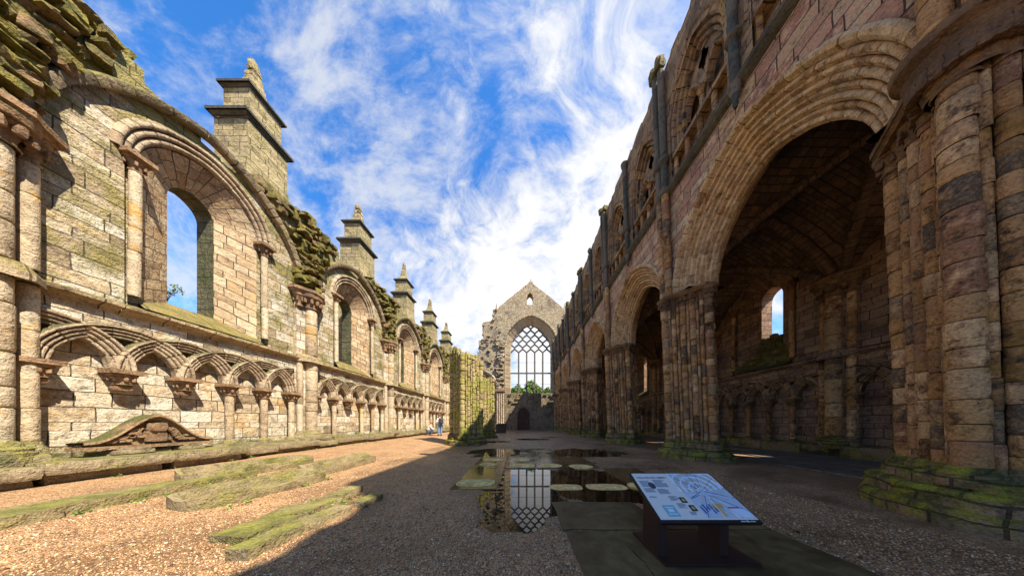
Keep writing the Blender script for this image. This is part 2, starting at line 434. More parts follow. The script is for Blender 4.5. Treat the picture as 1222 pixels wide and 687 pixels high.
M['east'] = stone('east_dressed_stone', [(.3, .22, .14), (.48, .37, .22), (.56, .44, .28), (.4, .28, .17)], bw=60, warp=False, stain=.5, moss=-.2, mortar=.01)
M['jamb'] = stone('shaded_green_jamb_stone', [(.10, .09, .05), (.16, .14, .07), (.13, .12, .06)], bw=.5, rh=.25, moss=.1, moss_col=(.1, .11, .03))  # mossy green, darkened so the shade of the outer reveal sits in the colour
M['rib'] = stone('mossy_wall_rib', [(.2, .15, .09), (.32, .23, .13), (.38, .28, .16)], bw=60, rh=.42, warp=False, stain=.6, moss=.04, up=.35, moss_col=(.2, .17, .035), moss_col2=(.1, .095, .03))
M['tracery'] = plain('tracery_stone', (.10, .085, .065), .85, var=.3, scale=3)

# gravel
def gravel_mat():
    m, t, b = new_mat('golden_gravel')
    pos = t.n('ShaderNodeNewGeometry').outputs['Position']
    v1 = t.n('ShaderNodeTexVoronoi', i_Vector=pos, i_Scale=46.0)
    v2 = t.n('ShaderNodeTexVoronoi', i_Vector=pos, i_Scale=46.0, feature='DISTANCE_TO_EDGE')
    v3 = t.n('ShaderNodeTexVoronoi', i_Vector=pos, i_Scale=95.0)
    rid = t.n('ShaderNodeSeparateXYZ', i_0=v1.outputs['Color']).outputs[0]
    rid2 = t.n('ShaderNodeSeparateXYZ', i_0=v3.outputs['Color']).outputs[0]
    r = t.math('ADD', t.math('MULTIPLY', rid, .75), t.math('MULTIPLY', rid2, .25))
    c = t.ramp(r, [(0, (.07, .035, .016)), (.2, (.27, .13, .05)), (.42, (.46, .255, .105)), (.62, (.58, .37, .175)), (.8, (.38, .165, .06)), (1, (.74, .57, .36))])
    c = t.mix(t.smooth(v2.outputs['Distance'], 0, .12), (.05, .028, .014, 1), c)
    big = t.noise(pos, 1.1, 6, .68)
    c = t.mix(.6, c, t.ramp(big, [(.36, (.55, .5, .44)), (.5, (.95, .95, .95)), (.66, (1.2, 1.17, 1.1))]), 'MULTIPLY')
    z = t.n('ShaderNodeSeparateXYZ', i_0=pos).outputs[2]
    wet = t.smooth(z, .012, -.004)
    c = t.mix(t.math('MULTIPLY', wet, .55), c, (.05, .03, .016, 1))
    t.L.new(c, b.inputs['Base Color'])
    t.set(b.inputs['Roughness'], t.math('SUBTRACT', .62, t.math('MULTIPLY', wet, .35)))
    h = t.math('SUBTRACT', 1.0, v1.outputs['Distance'])
    t.L.new(t.n('ShaderNodeBump', i_Height=h, i_Strength=.9, i_Distance=.016).outputs[0], b.inputs['Normal'])
    return m
M['gravel'] = gravel_mat()

def pebble_mat():
    m, t, b = new_mat('gravel_pebbles')
    a = t.n('ShaderNodeAttribute', attribute_name='rnd').outputs['Fac']
    c = t.ramp(a, [(0, (.06, .03, .015)), (.2, (.27, .13, .05)), (.42, (.46, .255, .105)), (.6, (.6, .39, .18)), (.8, (.36, .155, .055)), (1, (.8, .63, .40))])
    t.L.new(c, b.inputs['Base Color']); b.inputs['Roughness'].default_value = .42
    return m
M['pebble'] = pebble_mat()

def wet_slab_mat(name, r0, r1):
    m, t, b = new_mat(name)
    pos = t.n('ShaderNodeNewGeometry').outputs['Position']
    n1 = t.noise(pos, 1.3, 5, .6); n2 = t.noise(pos, 9, 5, .65)
    c = t.ramp(t.math('ADD', t.math('MULTIPLY', n1, .6), t.math('MULTIPLY', n2, .4)), [(.34, (.03, .02, .008)), (.5, (.09, .06, .022)), (.66, (.17, .12, .046))])
    t.L.new(c, b.inputs['Base Color']); b.inputs['Specular IOR Level'].default_value = .22 if r0 > .2 else .5
    t.set(b.inputs['Roughness'], t.n('ShaderNodeMapRange', i_0=t.math('ADD', t.math('MULTIPLY', n1, .7), t.math('MULTIPLY', n2, .3)), i_1=.36, i_2=.62, i_3=r0, i_4=r1).outputs[0])
    t.L.new(t.n('ShaderNodeBump', i_Height=n2, i_Strength=.12, i_Distance=.01).outputs[0], b.inputs['Normal'])
    return m
M['slab'] = wet_slab_mat('damp_dark_slab', .3, .75); M['slabwet'] = wet_slab_mat('wet_shiny_slab', .03, .3)
M['pale'] = plain('pale_worn_stone', (.72, .46, .17), .9, var=.5, scale=9, bump=.3, spec=.1)
M['pale2'] = plain('greenish_worn_stone', (.52, .40, .15), .9, var=.5, scale=9, bump=.3, spec=.1)
M['flag'] = plain('aisle_flagstone', (.13, .11, .085), .45, var=.5, scale=3, bump=.25)

def water_mat():
    m, t, b = new_mat('puddle_water')
    t.N.remove(b)
    out = t.N['Material Output']
    fr = t.n('ShaderNodeFresnel', i_IOR=1.45)
    pos = t.n('ShaderNodeNewGeometry').outputs['Position']
    bp = t.n('ShaderNodeBump', i_Height=t.noise(pos, 3.5, 2, .5), i_Strength=.02, i_Distance=.004)
    gl = t.n('ShaderNodeBsdfGlossy', i_Roughness=.012, i_Color=(1, 1, 1, 1)); t.L.new(bp.outputs[0], gl.inputs['Normal'])
    tr = t.n('ShaderNodeBsdfTransparent', i_Color=(.42, .36, .26, 1))
    mx = t.n('ShaderNodeMixShader')
    t.L.new(fr.outputs[0], mx.inputs[0]); t.L.new(tr.outputs[0], mx.inputs[1]); t.L.new(gl.outputs[0], mx.inputs[2])
    t.L.new(mx.outputs[0], out.inputs['Surface'])
    return m
M['water'] = water_mat()

# ------------------------------------------------------------------ frames
def FN(s, d, z): return Vector((-9.2 + d, s, z + .15))
LEAN = .04
def FS(s, d, z): return Vector((5.75 - d - LEAN * z, s, z))
def FA(s, d, z): return Vector((11.8 - d, s, z))
YE = 35.0
def FE(s, d, z): return Vector((s, YE - d, z))
def FW(s, d, z): return Vector((s, d, z))

def cap_prof(r, z0, z1, fl=1.75):
    h = z1 - z0
    return [(r * 1.18, z0), (r * 1.25, z0 + .04 * h), (r * 1.18, z0 + .1 * h), (r * 1.02, z0 + .12 * h), (r * 1.06, z0 + .3 * h), (r * 1.25, z0 + .52 * h),
            (r * fl * .92, z0 + .68 * h), (r * fl * .82, z0 + .72 * h), (r * fl * .98, z0 + .78 * h), (r * fl, z0 + .84 * h), (r * fl * 1.04, z0 + .96 * h), (r * fl, z1)]

def leafy_cap(mb, fr, s, d, r, z0, z1, fl=1.8, n=12, leaves=8):
    mb.lathe(fr, s, d, cap_prof(r, z0, z1, fl), n)
    h = z1 - z0
    for k in range(leaves):
        a = 2 * PI * (k + R.uniform(-.15, .15)) / leaves
        rr = r * (1.0 + (fl - 1) * .62)
        c = fr(s + rr * math.cos(a), d + rr * math.sin(a), z0 + h * .52)
        mb.rock(c, (r * .5, r * .5, h * .36), R.uniform(0, 3), .16, 2, square=.3)

def base_prof(r, z0, z1):
    h = z1 - z0
    return [(r * 1.75, z0), (r * 1.75, z0 + h * .42), (r * 1.6, z0 + h * .5), (r * 1.62, z0 + h * .62), (r * 1.3, z0 + h * .74), (r * 1.25, z0 + h * .84), (r * 1.15, z0 + h * .95), (r * .98, z1)]

# ================================================================== NORTH AISLE WALL
BN = 5.3
north = thing('north_aisle_wall', 'sunlit ruined wall of cream ashlar with blind arcade and window bays, on the left of the nave', 'wall', FN(0, 0, 0))
A0 = 3.83; PW = .86; NARC = 5

def ragged(s0, s1, zf, step=.18, amp=.12):
    out = []; s = s0
    while s < s1 - .05:
        z = zf(s) + R.uniform(-amp, amp)
        ln = min(step * R.uniform(.6, 1.6), s1 - s)
        out += [(s, z), (s + ln * .98, z + R.uniform(-.03, .03))]
        s += ln
    out.append((s1, zf(s1)))
    return out

def bay_window(fr, par, cs, mats, tag=None, dark=False):
    """the splayed single-light window of one bay, as a part with its own pieces"""
    zs, w, h = 7.35, 1.13, 1.22
    wl, hl, zl = .43, .5, 7.4
    zsill0, zsill1 = 3.98, 4.4
    # splayed reveal + outer jamb
    mb = MB(); n = 26
    def outline(wi, hi, z0, zsp, m=n):
        pts = [(-wi, z0 + (zsp - z0) * i / 6) for i in range(6)]
        pts += arch_outline(0, zsp, wi, hi, 0, m)
        pts += [(wi, zsp - (zsp - z0) * (i + 1) / 6) for i in range(6)]
        return pts
    o1 = outline(w, h, zsill0, zs); o2 = outline(wl, hl, zsill1, zl)
    def strip(oa, da, ob, db, segs):
        nonlocal mb
        rows, uvs = [], []
        L = 0
        Ls = []
        for i, p in enumerate(oa):
            if i: L += math.hypot(p[0] - oa[i - 1][0], p[1] - oa[i - 1][1])
            Ls.append(L)
        for k in range(segs + 1):
            f = k / segs
            rows.append([fr(cs + a[0] + (b[0] - a[0]) * f, da + (db - da) * f, a[1] + (b[1] - a[1]) * f) for a, b in zip(oa, ob)])
            uvs.append([(f * 1.0 + tag * 3.3, l + .1) for l in Ls])
        mb.grid(rows, uvs)
    strip(o1, -.12, o2, -.6, 3)
    win = mb.build('window', mats['reveal'], par, smooth=.6)
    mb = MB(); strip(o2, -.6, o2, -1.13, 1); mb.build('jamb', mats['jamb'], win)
    mb = MB()
    rows = [[fr(cs - w - .02, .1, zsill0 - .12), fr(cs + w + .02, .1, zsill0 - .12)], [fr(cs - w - .02, -.06, zsill0 + .02), fr(cs + w + .02, -.06, zsill0 + .02)],
            [fr(cs - wl, -.6, zsill1), fr(cs + wl, -.6, zsill1)], [fr(cs - wl, -1.16, zsill1 + .02), fr(cs + wl, -1.16, zsill1 + .02)]]
    mb.grid(rows, [[(p.y, p.x) for p in r] for r in rows])
    mb.build('sill', mats['string'], win)
    for sg in (-1, 1):
        mb = MB(); mb.shaft(fr, cs + sg * (w + .1), .03, zsill0 + .1, zs - .32, .085, 12, dmin=.5, dmax=1.2)
        cl = mb.build('colonnette', mats['drum'], win, smooth=.7)
        mb = MB(); leafy_cap(mb, fr, cs + sg * (w + .1), .03, .085, zs - .34, zs, 1.9, 10, 6); mb.box(fr, cs + sg * (w + .1) - .2, cs + sg * (w + .1) + .2, -.12, .23, zs - .03, zs + .06)
        mb.build('capital', mats['cap'], cl, smooth=.7)
    mb = MB()
    arch_sweep(mb, fr, cs, zs + .05, w, h, [(-.02, -.14)] + rolls(0, -.12, 3, .125, .05) + [(.40, .0)], bl=.27)
    mb.build('arch_moulding', mats['mould'], win, smooth=.6)
    return win

def north_bay(k, fr=FN, root=north, mats=M, ruined=True, a0=A0, bn=BN, top=9.5):
    r0 = a0 - .42 + bn * k; r1 = r0 + bn
    cs = (r0 + r1) / 2 + .05
    ac0 = a0 + bn * k; caps = [ac0 + PW * i for i in range(NARC + 1)]
    # lower wall behind the arcade, spandrel plate
    mb = MB()
    mb.poly(fr, -.1, [(r0, 0), (r1, 0), (r1, 3.75), (r0, 3.75)])
    zc = 2.28
    env = []
    for i in range(121):
        s = caps[0] - .1 + (caps[-1] - caps[0] + .2) * i / 120
        z = 0
        for c in caps:
            q = 1.0 - ((s - c) / 1.0) ** 2
            if q > 0: z = max(z, zc + math.sqrt(q) * 1.0)
        env.append((s, z))
    mb.poly(fr, .1, [(r0, zc - .05), (caps[0] - .1, zc - .05)] + env + [(caps[-1] + .1, zc - .05), (r1, zc - .05), (r1, 3.74), (r0, 3.74)])
    for sa, sb in ((r0, caps[0] - .1), (caps[-1] + .1, r1)):      # the plain piers either side of the run of arches
        mb.poly(fr, .1, [(sa, 0), (sb, 0), (sb, zc - .05), (sa, zc - .05)])
        e = sb if sa == r0 else sa
        mb.face([fr(e, .1, 0), fr(e, -.1, 0), fr(e, -.1, zc), fr(e, .1, zc)])
    mb.build('wall_base', mats['wall'], root)
    # upper wall
    mb = MB()
    def zf(s):
        u = (s - r0) / bn
        base = top + .30 * math.cos(2 * PI * u) + .14 * math.sin(7 * s)
        return base
    tp = ragged(r0, r1, zf, .3, .11) if ruined else [(r0, 9.4), (r1, 9.4)]
    hole = [(cs - 1.35, 3.9), (cs - 1.35, 7.4)] + [(a, b) for a, b in arch_outline(cs, 7.4, 1.13, 1.22, .37, 26)] + [(cs + 1.35, 7.4), (cs + 1.35, 3.9)]
    mb.poly(fr, 0, [(r0, 3.7), (cs - 1.35, 3.7)] + hole + [(cs + 1.35, 3.7), (r1, 3.7)] + tp[::-1])
    # strips between the hole edge and the moulded window
    for sg in (-1, 1):
        mb.face([fr(cs + sg * 1.35, 0, 3.7), fr(cs + sg * 1.35, -.125, 3.7), fr(cs + sg * 1.35, -.125, 7.45), fr(cs + sg * 1.35, 0, 7.45)])
        mb.face([fr(cs + sg * 1.35, -.122, 3.7), fr(cs + sg * 1.12, -.122, 3.7), fr(cs + sg * 1.12, -.122, 7.45), fr(cs + sg * 1.35, -.122, 7.45)])
    mb.poly(fr, -1.135, [(r0, 0), (r1, 0)] + tp[::-1], [[(cs - .43, 4.4)] + arch_outline(cs, 7.4, .43, .5, 0, 14) + [(cs + .43, 4.4)]])
    for (sa, za), (sb, zb) in zip(tp[:-1], tp[1:]):
        mb.face([fr(sa, 0, za), fr(sb, 0, zb), fr(sb, -1.135, zb), fr(sa, -1.135, za)])
    mb.build('wall_face', mats['wall2'], root)
    # string course
    mb = MB(); seg = r0
    while seg < r1 - .01:
        e = min(r1, seg + R.uniform(.7, 1.5)); o = R.uniform(-.015, .02)
        pr = [(.05, 3.52), (.12, 3.54), (.16 + o, 3.62), (.29 + o, 3.69), (.3 + o, 3.75), (.02, 3.85)]
        nn = 6; rows, uvs = [], []
        for i in range(nn + 1):
            s = seg + .006 + (e - seg - .012) * i / nn
            rows.append([fr(s, d + noise.noise((s * 4, d * 9, z * 5)) * .025, z + noise.noise((s * 5, 3 + d * 4, z)) * .02) for d, z in pr])
            uvs.append([(s, j * .1) for j in range(len(pr))])
        mb.grid(rows, uvs); seg = e
    mb.build('string_course', mats['string'], root)
    # intersecting blind arches
    mb = MB()
    prof = [(-.07, -.02)] + rolls(-.07, .08, 4, .068, .035, k=5) + [(.215, .1)]
    prof2 = [(o, d - .018) for o, d in prof]
    for i, c in enumerate(caps):
        p = prof if i % 2 else prof2
        t0, t1 = (0., 1.)
        if i == 0: t0 = .5
        if i == NARC: t1 = .5
        arch_sweep(mb, fr, c, zc, .86 - .07, .86 - .07, p, bl=.3, t0=t0, t1=t1, sub=3)
    mb.build('blind_arcade', mats['mould'], root, smooth=.6)
    standing = {0: (3, 4, 5), 1: (1, 3, 4, 5), 2: (0, 1, 4, 5), 3: (0, 2, 3, 5)}.get(k, (0, 1, 2, 3, 4, 5)) if ruined else (0, 1, 2, 3, 4, 5)
    for i, c in enumerate(caps):
        mb = MB(); leafy_cap(mb, fr, c, .1, .1, 1.95, 2.2, 1.7, 12, 7)
        mb.box(fr, c - .2, c + .2, -.08, .3, 2.2, 2.29)
        if i not in standing: mb.rock(fr(c, .06, 1.9), (.2, .2, .16), 0, .2, 3, square=.3)
        cp = mb.build('arcade_capital', mats['cap'], root, smooth=.7)
        if i in standing:
            mb = MB(); mb.shaft(fr, c, .1, .52, 1.96, .09, 12, dmin=.5, dmax=1.5, wob=.004)
            cl = mb.build('arcade_column', mats['drum'], root, smooth=.7)
            mb = MB(); mb.lathe(fr, c, .1, base_prof(.1, .42, .56), 12); mb.box(fr, c - .2, c + .2, -.08, .3, .36, .45)
            mb.build('base', mats['bench'], cl, smooth=.7)
    bay_window(fr, root, cs, mats, k)
    # wall rib of the lost vault
    mb = MB()
    if ruined:
        arch_sweep(mb, fr, cs, 6.62, 2.28, 2.72, [(.0, -.02), (.0, .16), (.06, .2), (.15, .22), (.2, .14), (.22, .0)], bl=.42)
        mb.build('wall_rib', M['rib'], root, smooth=.5)
    return cs, r0, r1

def respond(k, fr=FN, root=north, mats=M, z_cap=5.85, z_top=6.5, ruined=True, a0=A0, bn=BN):
    s = a0 - .42 + bn * k
    mb = MB(); mb.prism(fr, [(s - .42, -.12), (s + .42, -.12), (s + .42, .13), (s + .16, .22), (s - .16, .22), (s - .42, .13)], 0, z_cap + .2)
    rp = mb.build('respond', mats['wall'], root)
    for ds, d, r in ((0, .30, .19), (-.34, .17, .1), (.34, .17, .1)):
        for za, zb in ((.75, 3.62), (3.9, z_cap)):
            if ruined and k == 1 and ds > 0 and za < 1: continue
            if ruined and k >= 1 and ds and za > 1: continue
            mb = MB(); mb.shaft(fr, s + ds, d, za, zb, r, 16, dmin=.35, dmax=.9 if ds == 0 else 1.6, wob=.006)
            mb.build('shaft', mats['drum'], rp, smooth=.7)
    mb = MB()
    mb.prism(fr, [(s - .5, -.05), (s + .5, -.05), (s + .5, .2), (s + .25, .56), (s - .25, .56), (s - .5, .2)], 3.6, 3.72)
    mb.prism(fr, [(s - .5, -.05), (s + .5, -.05), (s + .5, .2), (s + .25, .56), (s - .25, .56), (s - .5, .2)], 3.72, 3.9, .82, (s, -.05))
    mb.build('shaft_ring', mats['string'], rp)
    mb = MB()
    mb.lathe(fr, s, .30, base_prof(.2, .42, .78), 18)
    for ds in (-.34, .34): mb.lathe(fr, s + ds, .17, base_prof(.1, .42, .76), 12)
    for q in range(5): mb.rock(fr(s + R.uniform(-.4, .4), .42 + R.uniform(-.05, .12), .42), (.42, .4, .2), R.uniform(-.3, .3), .14, 3)
    mb.build('base', mats['bench'], rp, smooth=.7)
    mb = MB()
    leafy_cap(mb, fr, s, .28, .2, z_cap - .02, z_top - .12, 1.9, 18, 11)
    for ds in (-.34, .34): leafy_cap(mb, fr, s + ds, .15, .1, z_cap - .02, z_top - .12, 2.0, 12, 7)
    def ab(g): return [(s - .62 - g, -.05), (s - .62 - g, .26 + g), (s - .34, .5 + g), (s - .2, .66 + g), (s + .2, .66 + g), (s + .34, .5 + g), (s + .62 + g, .26 + g), (s + .62 + g, -.05)]
    mb.prism(fr, ab(-.05), z_top - .13, z_top - .05, 1.05, (s, 0), bottom=True); mb.prism(fr, ab(.02), z_top - .05, z_top + .06, bottom=True)
    mb.build('capital', mats['cap'], rp, smooth=.6)
    return s

def springer(k, fr, root, s, z0, z1):
    """what is left of the vault above a respond: rough courses spreading as they rise"""
    mb = MB()
    def depth(x, f, hw):
        d_ = .44 - .26 * f + .06 * math.sin(PI * min(1, f * 1.3))
        return max(.06, d_ * (1 - .6 * x * x / (hw * hw + .15)))
    sd = R.uniform(0, 90); nz_, nx_ = 70, 56
    rows, uvs = [], []
    for i in range(nz_ + 1):
        f = i / nz_; z = z0 + (z1 - z0) * f; hw = .46 + 1.15 * f ** 2.1
        r_, u_ = [], []
        for q in range(nx_ + 1):
            x = hw * (-1 + 2 * q / nx_)
            P_ = Vector((x * 2.2 + sd, z * 4.6, sd))
            cell = noise.cell(Vector((x * 2.4 + sd + .5 * noise.noise((x, z * 2, sd)), z * 5.5, sd)))
            cell2 = noise.cell(Vector((x * 5.2 + sd, z * 9.5 + .3 * noise.noise((x * 3, z * 3, sd)), 5)))
            d_ = depth(x, f, hw) + .24 * (cell - .5) + .12 * (cell2 - .5) + .15 * noise.noise(P_) + .07 * noise.noise(P_ * 3)
            if q in (0, nx_): d_ = -.1
            zz = z + .10 * noise.noise((x * 3 + sd, z, 7)) + (.18 * noise.noise((x * 2.2 + sd, 1, 3)) if f > .85 else 0)
            r_.append(fr(s + x + .06 * noise.noise((x * 4, z * 4, sd)), max(d_, -.1), zz)); u_.append((sd + cell * 40, sd))
        rows.append(r_); uvs.append(u_)
    rows.append([fr(s + 1.5 * (-1 + 2 * q / nx_), -.7, z1 + .05 + .2 * noise.noise((q * .4, sd, 3))) for q in range(nx_ + 1)]); uvs.append(uvs[-1])
    mb.grid(rows, uvs)
    for q in range(34):
        f = R.random() ** .8; hw = .46 + 1.15 * f ** 2.1; x = R.uniform(-hw, hw); z = z0 + (z1 - z0) * f
        mb.rock(fr(s + x, depth(x, f, hw) - .05, z), (R.uniform(.18, .3), R.uniform(.14, .3), R.uniform(.12, .24)), R.uniform(-.6, .6), .2, 4, square=.7, tilt=R.uniform(-.25, .35))
    mb.build('vault_springer', M['mossrub'], root, smooth=.45)

KB = range(-1, 5)
for k in KB:
    north_bay(k)
for k in range(-1, 6):
    s = respond(k)
    springer(k, FN, north, s, 6.55, 9.75 + R.uniform(-.2, .2))
# extra rough stones along the broken wall head
mb = MB()
for i in range(120):
    s = R.uniform(-1.5, 29.5); u = ((s - 3.41) / BN) % 1
    if .22 < u < .6: continue
    zt = 9.5 + .30 * math.cos(2 * PI * u)
    mb.rock(FN(s, R.uniform(-.7, -.05), zt + R.uniform(-.08, .14)), (R.uniform(.4, .8), R.uniform(.35, .9), R.uniform(.14, .28)), R.uniform(-.2, .2), .12, 3, square=.7)
mb.build('wall_head', M['mossrub'], north, smooth=.55)

# bench along the foot of the wall: broken mossy slabs in two steps
mb = MB()
for row, (df, zt, th, ln0, ln1) in enumerate(((.62, .43, .22, .7, 1.5), (.42, .46, .5, .8, 1.6))):
    s = -1.0
    while s < 29:
        ln = R.uniform(ln0, ln1)
        out = df + R.uniform(-.05, .05)
        if s < 9.2 and row == 0: out += .45 if s < 5.0 else .2
        top = zt + R.uniform(-.05, .03) - (0.06 if row == 0 else 0)
        mb.rock(FN(s + ln / 2, out / 2 - .1, top - th / 2), (out + .2, ln * .99, th), R.uniform(-.02, .02), .075, 6, square=.82)
        if row == 0:
            mb.rock(FN(s + ln / 2, (out - .1) / 2 - .1, top - th - .1), (out - R.uniform(.06, .16), ln * R.uniform(.9, 1), .3), 0, .08, 4, square=.8)
        s += ln
s = 1.0
mb.build('stone_bench', M['bench'], north, smooth=.6)

# buttress pinnacles standing behind the wall
for k in range(1, 6):
    s0 = A0 - .42 + BN * k - .45; hw = .66
    x0, x1 = -2.2, -.95
    mb = MB()
    q = lambda a, g: [(s0 - a, x0 - g), (s0 + a, x0 - g), (s0 + a, x1 + g), (s0 - a, x1 + g)]
    mb.prism(FN, q(hw + .06, .06), 0, 10.6); mb.prism(FN, q(hw + .06, .06), 10.6, 11.0, .92); mb.prism(FN, q(hw - .02, 0), 10.6, 12.5)
    pn = mb.build('pinnacle', M['pinn'], north)
    mb = MB(); mb.prism(FN, q(hw + .02, .03), 12.46, 12.54, 1.1, bottom=True); mb.prism(FN, q(hw + .13, .14), 12.54, 12.64); mb.prism(FN, q(hw + .1, .12), 12.64, 12.8, .8)
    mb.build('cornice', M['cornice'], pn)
    q2 = lambda a: [(s0 - a, -1.55 - a), (s0 + a, -1.55 - a), (s0 + a, -1.55 + a), (s0 - a, -1.55 + a)]
    mb = MB(); mb.prism(FN, q2(.5), 12.7, 13.8)
    mb.build('pinnacle_top', M['pinn'], pn)
    mb = MB(); mb.prism(FN, q2(.52), 13.75, 13.82, 1.1, bottom=True); mb.prism(FN, q2(.62), 13.82, 13.9); mb.prism(FN, q2(.58), 13.9, 14.05, .75)
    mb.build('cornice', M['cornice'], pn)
    mb = MB()
    mb.prism(FN, q2(.4), 14.0, 14.35, .6); mb.prism(FN, q2(.24), 14.35, 15.45 - .12 * (k % 3), .3)
    for z, r in ((14.55, .27), (14.9, .2), (15.2, .14)):
        for a in range(4): mb.rock(FN(s0 + r * .7 * math.cos(a * PI / 2 + .78), -1.55 + r * .7 * math.sin(a * PI / 2 + .78), z), (.16, .16, .18), 0, .2, 2, square=.3)
    mb.rock(FN(s0, -1.55, 15.5 - .12 * (k % 3)), (.2, .28, .34), .3 * k, .22, 4, square=.3)
    mb.build('finial', M['pinn'], pn, smooth=.6)

# carved pediment resting on blocks on the bench
ped = thing('stone_pediment', 'carved broken pediment with a shield and scrolls propped on blocks against the arcade wall', 'pediment', FN(4.93, .4, .45))
mb = MB()
def FP(s, d, z): return FN(4.93 + s, .38 + d, z)
hw = .8
def zp(s):
    u = abs(s) / hw
    return .62 + .60 * (.5 + .5 * math.cos(PI * min(1, u * 1.0))) ** 1.0 * (1 - .25 * u)
outl = [(-hw, .56), (hw, .56)] + [(hw - 2 * hw * i / 30, zp(hw - 2 * hw * i / 30)) for i in range(31)]
mb.poly(FP, .0, outl); mb.poly(FP, -.22, outl)
for i in range(len(outl)):
    j = (i + 1) % len(outl)
    mb.face([FP(outl[i][0], 0, outl[i][1]), FP(outl[j][0], 0, outl[j][1]), FP(outl[j][0], -.22, outl[j][1]), FP(outl[i][0], -.22, outl[i][1])])
mb.build('tympanum', M['cap'], ped)
mb = MB()
for e, th in ((.0, .06),):
    rows, uvs = [], []
    for i in range(31):
        s = -hw - .05 + (2 * hw + .1) * i / 30
        z = zp(max(-hw, min(hw, s)))
        pr = [(-.24, .0), (-.24, .07), (.12, .08), (.13, .03), (.05, .01), (.04, -.05), (.0, -.06)]
        rows.append([FP(s, d, z + a) for d, a in pr]); uvs.append([(s, j * .05) for j in range(7)])
    mb.grid(rows, uvs)
mb.box(FP, -hw - .06, hw + .06, -.24, .14, .53, .60)
mb.build('cornice', M['cap'], ped, smooth=.5)
mb = MB()
mb.rock(FP(0, .03, .78), (.12, .3, .26), 0, .08, 4, square=.6)
mb.rock(FP(0, .05, 1.0), (.16, .26, .22), 0, .2, 4, square=.3)
for sg in (-1, 1):
    for q, (a, b, r) in enumerate(((.20, .58, .035), (.16, .42, .03))):
        pts = [FP(sg * (a + (b - a) * f), .035, .66 + .04 * q + (.30 - .06 * q) * (1 - f) ** 1.3 + .045 * math.sin(9 * f + q)) for f in [j / 14 for j in range(15)]]
        mb.tube(pts, [r * (1 - .5 * j / 14) for j in range(15)], 7)
    for i in range(16):
        x = R.uniform(.17, .58)
        mb.rock(FP(sg * x, .03, .68 + (.34 * (1 - x / .62) + .02) * R.random()), (.11, R.uniform(.05, .13), R.uniform(.04, .08)), 0, .25, 2, square=.2)
mb.build('carving', M['cap'], ped, smooth=.6)
mb = MB()
for s, ln in ((-.32, .5), (.5, .4)):
    for q, (lw, hh, dz) in enumerate(((ln, .09, .06), (ln * .8, .06, .12))):
        mb.rock(FP(s, .02, .40 + dz), (.3, lw, hh), R.uniform(-.1, .1), .1, 4, square=.8)
    mb.build('support_block', M['bench'], ped, smooth=.6); mb = MB()


# ================================================================== SOUTH ARCADE
BS = 5.07; S0 = 2.5
south = thing('south_arcade', 'tall shaded arcade of clustered brown piers and moulded arches on the right', 'arcade', FS(0, 0, 0))
DC = -.59; AD = .84
ZSPR = 5.75
def loz(s, a, d=DC): return [(s, d + a), (s + a, d), (s, d - a), (s - a, d)]
def loz8(s, a, c, d=DC): return [(s - c, d + a), (s + c, d + a), (s + a, d + c), (s + a, d - c), (s + c, d - a), (s - c, d - a), (s - a, d - c), (s - a, d + c)]
FACE_T = ((0, .145), (.195, .055), (.32, .088), (.45, .05), (.575, .088), (.70, .05), (.82, .07))
FACE_N = ((0, .115), (.15, .06), (.245, .04), (.345, .085), (.455, .042), (.565, .085), (.68, .045), (.785, .07), (.885, .045))

